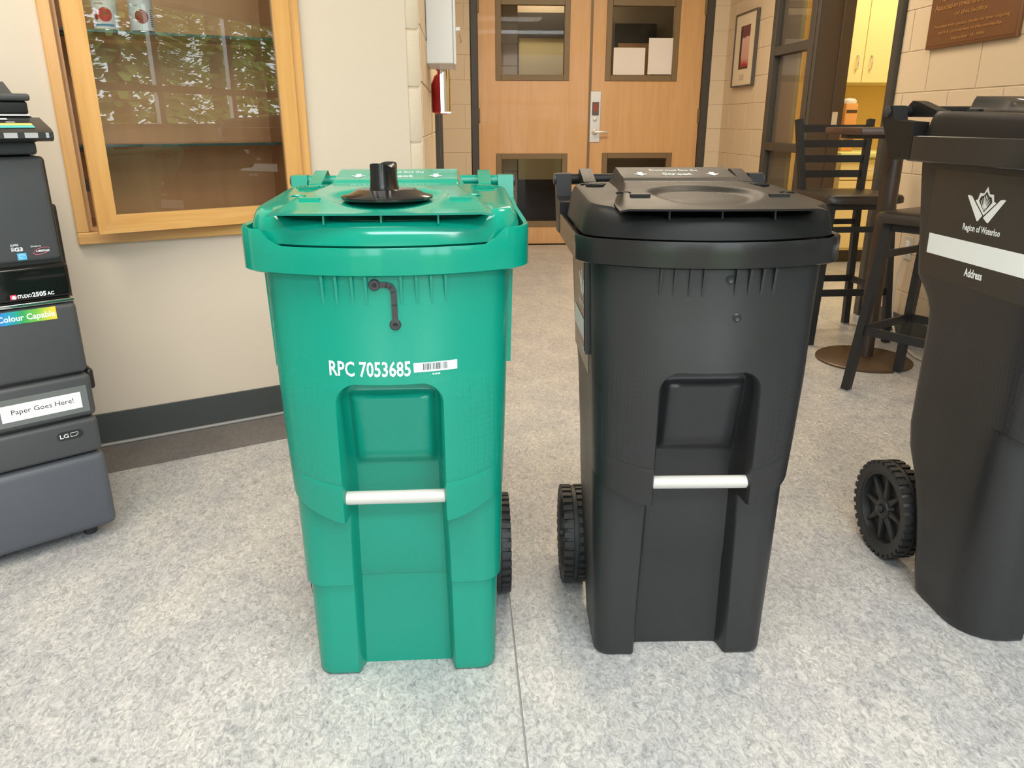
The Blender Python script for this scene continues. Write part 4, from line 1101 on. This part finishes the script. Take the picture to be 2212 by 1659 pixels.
MB().tube([(-0.056+0.018*math.cos(a)*math.cos(0.25)-0.007*math.sin(a)*math.sin(0.25), yu-0.0006, 0.783+0.018*math.cos(a)*math.sin(0.25)+0.007*math.sin(a)*math.cos(0.25)) for a in [0.0+i*PI/16 for i in range(14)]], 0.0006, 5).build('swoosh', pink, up)
MB().tube([(-0.056+0.018*math.cos(a)*math.cos(0.25)-0.007*math.sin(a)*math.sin(0.25), yu-0.0006, 0.783+0.018*math.cos(a)*math.sin(0.25)+0.007*math.sin(a)*math.cos(0.25)) for a in [2.8+i*PI/16 for i in range(14)]], 0.0007, 5).build('swoosh', pink, up)
yg = 0.0024
MB().box((-0.141, yg-0.0004, 0.6755), (-0.128, yg+0.0003, 0.6865)).build('pink_square', mat('pink_square', srgb(226, 70, 100), 0.5), gp)
text('lettering', 'e', 0.012, M_print, gp, F(-0.138, 0.6765, yg-0.0006), 0.0001, 0.0004, width=0.009, height=0.009)
text('lettering', '·STUDIO', 0.012, M_print, gp, F(-0.128, 0.6770, yg), 0.0001, 0.0003, width=0.032, height=0.0085)
text('lettering', '2505', 0.012, M_print, gp, F(-0.095, 0.6770, yg), 0.0001, 0.0004, width=0.030, height=0.0115)
text('lettering', 'AC', 0.012, M_print, gp, F(-0.063, 0.6772, yg), 0.0001, 0.0003, width=0.015, height=0.0085)
def rainbow():
    m = mat('rainbow', (1, 1, 1, 1), 0.4); nt = m.node_tree; b = nt.nodes['Principled BSDF']
    tc = nt.nodes.new('ShaderNodeTexCoord'); sx = nt.nodes.new('ShaderNodeSeparateXYZ'); nt.links.new(tc.outputs['Object'], sx.inputs['Vector'])
    mr = nt.nodes.new('ShaderNodeMapRange'); mr.inputs['From Min'].default_value = -0.26; mr.inputs['From Max'].default_value = -0.055
    nt.links.new(sx.outputs['X'], mr.inputs['Value'])
    r = ramp(nt, [(0, srgb(205, 60, 120)), (0.2, srgb(150, 70, 160)), (0.36, srgb(60, 90, 190)), (0.5, srgb(30, 150, 200)), (0.66, srgb(40, 160, 90)), (0.82, srgb(120, 190, 70)), (1.0, srgb(240, 210, 60))])
    nt.links.new(mr.outputs['Result'], r.inputs['Fac']); nt.links.new(r.outputs['Color'], b.inputs['Base Color']); return m
cl = MB().box((-0.262, 0.0008, 0.6165), (-0.052, 0.0022, 0.6475)).build('colour_sticker', rainbow(), fd)
text('lettering', 'Colour Capable', 0.02, M_print, cl, F(-0.1775, 0.6245, 0.0006), 0.0001, 0.0004, width=0.1225, height=0.0195)
gt = MB().box((-0.235, 0.0008, 0.366), (-0.018, 0.0021, 0.436)).build('tape_sheet', mat('clear_tape', srgb(108, 112, 112), 0.25), d1)
nt_ = MB().box((-0.212, 0.0002, 0.379), (-0.034, 0.0008, 0.421)).build('paper_strip', mat('white_strip', srgb(240, 240, 240), 0.5), d1)
text('lettering', 'Paper Goes Here!', 0.02, M_ink, nt_, F(-0.190, 0.396, 0.0000), 0.0001, 0.0, width=0.138, height=0.0165)
lg = MB().prism([(math.copysign(0.019, math.cos(a))+0.0115*math.cos(a), 0.0115*math.sin(a)) for a in [i*PI/12+0.02 for i in range(24)]], 0, 0.0012, M=F(-0.074, 0.312, 0.0022)).build('size_badge', M_pblack, d2)
text('lettering', 'LG', 0.01, M_print, lg, F(-0.098, 0.3065, 0.0008), 0.0001, 0.0001, width=0.020, height=0.011)
MB().tube([(-0.073, 0.0004, 0.3075), (-0.073, 0.0004, 0.317), (-0.056, 0.0004, 0.317), (-0.056, 0.0004, 0.312), (-0.061, 0.0004, 0.3075), (-0.073, 0.0004, 0.3075)], 0.0006, 5).build('page_mark', M_print, lg)

# ------------------------------------------------------------------ hall fittings
q = pY(958, 60, 3.75); bx0 = -0.1335
wbx = thing('wall_box', 'white metal wall box with a hanging key above the extinguisher', 'box', (bx0, 3.75, 0))
zb0 = pY(958, 137, 3.75).z; x1 = pY(984, 60, 3.75).x
MB().box((0, 0, zb0), (x1-bx0-0.012, 0.42, zb0+0.5), 0.003, 1).build('body', M_white, wbx)
MB().box((x1-bx0-0.012, -0.006, zb0-0.004), (x1-bx0, 0.426, zb0+0.504), 0.003, 1).build('cover', M_white, wbx)
MB().tube([(-0.0, -0.006, zb0+0.09), (0.0, -0.008, zb0+0.5)], 0.003, 6).build('hinge_rod', M_dark, wbx)
kz = pY(990, 62, 3.75).z
lk = MB().box((x1-bx0, 0.01, kz-0.008), (x1-bx0+0.02, 0.03, kz+0.008), 0.002, 1).build('lock', M_white, wbx)
MB().tube([(x1-bx0+0.012, 0.008, kz-0.006), (x1-bx0+0.016, 0.006, kz-0.03), (x1-bx0+0.024, 0.006, kz-0.05), (x1-bx0+0.02, 0.006, kz-0.058)], 0.0035, 6).build('key', M_chrome, lk)
ex = thing('fire_extinguisher', 'red fire extinguisher behind polished steel bracket on hall wall', 'extinguisher', (-0.1335+0.047, 4.28, 0))
ze0 = pY(950, 238, 4.3).z; ze1 = pY(950, 142, 4.3).z
MB().lathe([(0.03, ze0-0.02), (0.045, ze0-0.01), (0.046, ze1-0.09), (0.03, ze1-0.05), (0.014, ze1-0.04), (0.014, ze1-0.02)], 24).build('cylinder', mat('extinguisher_red', srgb(176, 30, 34), 0.25), ex)
MB().tube([(-0.02, 0, ze1-0.02), (0.0, 0, ze1-0.005), (0.035, 0, ze1)], 0.006, 8).build('lever', M_dark, ex)
bp = MB()
bp.grid([[Vector((0.006+0.046*math.sin(a), -0.10+0.05*(1-math.cos(a)) , z)) for a in [i*PI/16-0.1 for i in range(9)]] for z in (ze0-0.01, ze1-0.01)])
bp.build('steel_guard', M_chrome, ex)
MB().box((0.0, -0.102, ze0-0.016), (0.052, -0.04, ze0-0.010)).build('guard_base', M_chrome, ex)

# framed picture on the right wall
pf_ = thing('framed_picture', 'framed print with wide cream mat hanging on the block wall', 'picture', (XR-0.0045, 0, 0), -PI/2)
A = pX(1599, 34, XR); B = pX(1646, 18, XR); Cc = pX(1630, 184, XR)
u0, u1 = -A.y, -B.y; zt_, zb_ = A.z+0.002, Cc.z-0.002
fw_ = 0.012
fm = MB(); fm.box((u0, -0.03, zb_), (u0+fw_, 0, zt_), 0.002, 1); fm.box((u1-fw_, -0.03, zb_), (u1, 0, zt_), 0.002, 1); fm.box((u0+fw_, -0.03, zb_), (u1-fw_, 0, zb_+fw_), 0.002, 1); fm.box((u0+fw_, -0.03, zt_-fw_), (u1-fw_, 0, zt_), 0.002, 1)
fm.build('frame', mat('pewter', srgb(96, 92, 90), 0.35, metal=0.5), pf_)
MB().box((u0+fw_, -0.02, zb_+fw_), (u1-fw_, -0.004, zt_-fw_)).build('mat_board', mat('mat_board', srgb(226, 212, 186), 0.7), pf_)
wq = u1-u0
def art():
    m = mat('portrait_print', (1, 1, 1, 1), 0.5); nt = m.node_tree; b = nt.nodes['Principled BSDF']
    tc = nt.nodes.new('ShaderNodeTexCoord'); n_ = noise(nt, tc.outputs['Object'], 9, 3, 0.5)
    sx = nt.nodes.new('ShaderNodeSeparateXYZ'); nt.links.new(tc.outputs['Object'], sx.inputs['Vector'])
    mr = nt.nodes.new('ShaderNodeMapRange'); mr.inputs['From Min'].default_value = zb_+0.12; mr.inputs['From Max'].default_value = zt_-0.12
    nt.links.new(sx.outputs['Z'], mr.inputs['Value'])
    ad = nt.nodes.new('ShaderNodeMath'); ad.operation = 'MULTIPLY_ADD'; ad.inputs[1].default_value = 0.35; nt.links.new(n_.outputs['Fac'], ad.inputs[0]); nt.links.new(mr.outputs['Result'], ad.inputs[2])
    r = ramp(nt, [(0.22, srgb(60, 40, 44)), (0.34, srgb(180, 44, 48)), (0.5, srgb(206, 160, 150)), (0.95, srgb(220, 180, 172)), (1.0, srgb(110, 60, 66))])
    nt.links.new(ad.outputs[0], r.inputs['Fac']); nt.links.new(r.outputs['Color'], b.inputs['Base Color']); return m
az0, az1 = zb_+0.135, zt_-0.10
MB().box((u0+wq*0.28, -0.0212, az0), (u1-wq*0.28, -0.0195, az1)).build('print', art(), pf_)
MB().box((u0+wq*0.28, -0.0216, az0), (u0+wq*0.37, -0.0211, az1)).build('print_dark_edge', mat('print_dark', srgb(66, 52, 56), 0.6), pf_)  # dark printed band along one edge of the picture
MB().box((u0+wq*0.36, -0.0212, zb_+0.05), (u1-wq*0.42, -0.0195, zb_+0.095)).build('caption', mat('caption_grey', srgb(196, 186, 166), 0.7), pf_)

# bronze plaque on the near right wall
pq = thing('bronze_plaque', 'bronze dedication plaque with raised lettering on the block wall', 'plaque', (XR-0.0045, 0, 0), -PI/2)
A = pX(2000, 108, XR-0.02); B = pX(2197, 80, XR-0.02)
u0, u1, zb_ = -A.y, -B.y, (A.z+B.z)/2
MB().box((u0, -0.022, zb_), (u1, 0, zb_+0.46), 0.005, 2).build('plate', M_plaque, pq)
MB().box((u0+0.012, -0.0235, zb_+0.014), (u1-0.012, -0.0215, zb_+0.446), 0.001, 1).build('field', M_plaque, pq)
wq = u1-u0; um = (u0+u1)/2
for (txt, zz, ww, hh) in (('respects and their generous', 0.232, 0.68, 0.022), ('regrets and their generous', 0.0, 0, 0)):
    pass
for (txt, zz, ww, hh) in (('support and the generosity of the', 0.248, 0.80, 0.024), ('regions and the members of the', 0.209, 0.78, 0.024), ('Association towards the construction', 0.170, 0.86, 0.024), ('of this facility.', 0.134, 0.36, 0.024), ('Provided with sincere thanks for your ongoing', 0.090, 0.82, 0.018), ('work & commitment to this community.', 0.062, 0.70, 0.018), ('September 14, 1993', 0.030, 0.36, 0.018)):
    text('raised_lettering', txt, 0.02, M_plaqlet, pq, frameM((um, -0.0245, zb_+zz), (1, 0, 0), (0, 0, 1)), 0.0014, 0.0002, width=wq*ww, height=hh, align='CENTER')

# outlet and cord on the right wall
oc = pX(1964, 535, XR)
ot = thing('wall_outlet', 'steel wall outlet plate low on the block wall behind stools', 'outlet', (XR-0.0045, oc.y, oc.z), -PI/2)
MB().box((-0.037, -0.006, -0.06), (0.037, 0, 0.06), 0.003, 1).build('plate', M_steel, ot)
MB().box((-0.017, -0.010, -0.035), (0.017, -0.006, 0.035), 0.003, 1).build('socket', M_white, ot)
cr = MB().tube([(XR-0.024, oc.y, oc.z-0.04), (XR-0.030, oc.y+0.02, oc.z-0.15), (XR-0.030, oc.y+0.02, 0.15), (XR-0.035, oc.y-0.02, 0.05), (XR-0.06, oc.y-0.10, 0.008), (XR-0.12, oc.y-0.25, 0.008), (XR-0.18, oc.y-0.5, 0.008), (XR-0.16, oc.y-0.9, 0.008)], 0.006, 8).build('power_cord', mat('cord_grey', srgb(206, 198, 186), 0.5))
tag(cr, 'pale power cord hanging from the outlet and lying on the floor', 'cord')

# ------------------------------------------------------------------ bar table
tc_ = fl(1864, 777)
TX, TY = tc_.x, tc_.y
tb = thing('bar_table', 'tall pedestal bar table with dark wood top and bronze disc base', 'table', (TX, TY, 0))
MB().lathe([(0.216, 0.0), (0.216, 0.008), (0.209, 0.013), (0.06, 0.020), (0.045, 0.024)], 48).build('base_disc', M_tablebase, tb)
MB().lathe([(0.040, 0.02), (0.040, 1.02)], 24).build('column', mat('column_brown', srgb(70, 58, 50), 0.35, metal=0.3), tb)
MB().box((-0.24, -0.03, 1.008), (0.24, 0.03, 1.026), 0.004, 1).box((-0.03, -0.24, 1.008), (0.03, 0.24, 1.026), 0.004, 1).build('support_cross', M_brown, tb)
lx = pY(1863, 278, TY-0.30).x; ly = pX(1783, 276, lx).y
tt = MB().box((lx-TX, -0.30, 1.0265), (lx-TX+0.61, ly-TY, 1.056), 0.005, 2).build('tabletop', M_tabletop, tb)

# ------------------------------------------------------------------ bar stools
def bar(m, a, b, w, h=None):
    m.tube([a, b], 0, flat=(w, h or w)); return m
def stool(label, loc, rz_, back, H=0.745):
    t = thing('bar_stool', label, 'stool', loc, rz_, 'bar stools at the tall table')
    # local: front is -y; legs splay
    s0, s1 = 0.205, 0.150
    MB().loft([[(x*k, y*k, z) for x, y in rr_loop(0.205, -0.205, 0.205, 0.05, 0.012)] for k, z in ((0.95, H-0.045), (1.0, H-0.040), (1.0, H-0.018), (0.97, H-0.006), (0.88, H), (0.5, H+0.002))]).build('seat', M_vinyl, t)
    MB().box((-0.165, -0.165, H-0.075), (0.165, 0.165, H-0.0452), 0.004, 1).build('seat_frame', M_stool, t)
    def legp(sx, sy, z): k = lerp(s0, s1, z/H); return Vector((sx*k, sy*k, z))
    for sx in (-1, 1):
        for sy in (-1, 1):
            lg_ = MB(); bar(lg_, legp(sx, sy, 0.006), legp(sx, sy, H-0.05), 0.032); lg_ = lg_.build('leg', M_stool, t)
            MB().box((-0.018, -0.018, 0), (0.018, 0.018, 0.0065), M=Matrix.Translation(legp(sx, sy, 0))).build('glide', mat('glide_grey', srgb(150, 150, 148), 0.5), lg_)
    for (z, w, h_) in ((0.265, 0.012, 0.034), (H-0.17, 0.012, 0.028)):
        for (a, b) in (((-1, -1), (1, -1)), ((1, -1), (1, 1)), ((1, 1), (-1, 1)), ((-1, 1), (-1, -1))):
            if z > 0.4 and (a, b) in (((1, -1), (1, 1)), ((-1, 1), (-1, -1))): continue
            m = MB(); bar(m, legp(a[0], a[1], z), legp(b[0], b[1], z), w, h_); m.build('footrest' if z < 0.4 else 'stretcher', M_stool, t)
    if back:
        zb, zt = H-0.05, H+0.345
        def up(sx, z):
            f = (z-zb)/(zt-zb); return Vector((sx*lerp(0.155, 0.195, f), lerp(0.158, 0.215, f), z))
        for sx in (-1, 1):
            m = MB(); bar(m, up(sx, zb), up(sx, zt), 0.034, 0.03); m.build('back_post', M_stool, t)
        for k in range(4):
            z = zt-0.045-k*0.075
            a, b = up(-1, z), up(1, z)
            m = MB(); m.tube([a, a.lerp(b, 0.25)+Vector((0, 0.012, 0)), a.lerp(b, 0.5)+Vector((0, 0.017, 0)), a.lerp(b, 0.75)+Vector((0, 0.012, 0)), b], 0, flat=(0.008, 0.037)); m.build('back_slat', M_stool, t)
    return t
st1 = stool('black ladder-back bar stool standing behind the pedestal table', (1.955, 3.88, 0), math.radians(2), True)
la, lb = fl(1835, 840), fl(1930, 808)
ang2 = math.atan2(lb.y-la.y, lb.x-la.x)
cen = (la+lb)/2 + Vector((math.sin(ang2), -math.cos(ang2), 0))*0.205
st2 = stool('black bar stool nearest the large black cart, in front of the pedestal table', (cen.x, cen.y, 0), ang2, False)
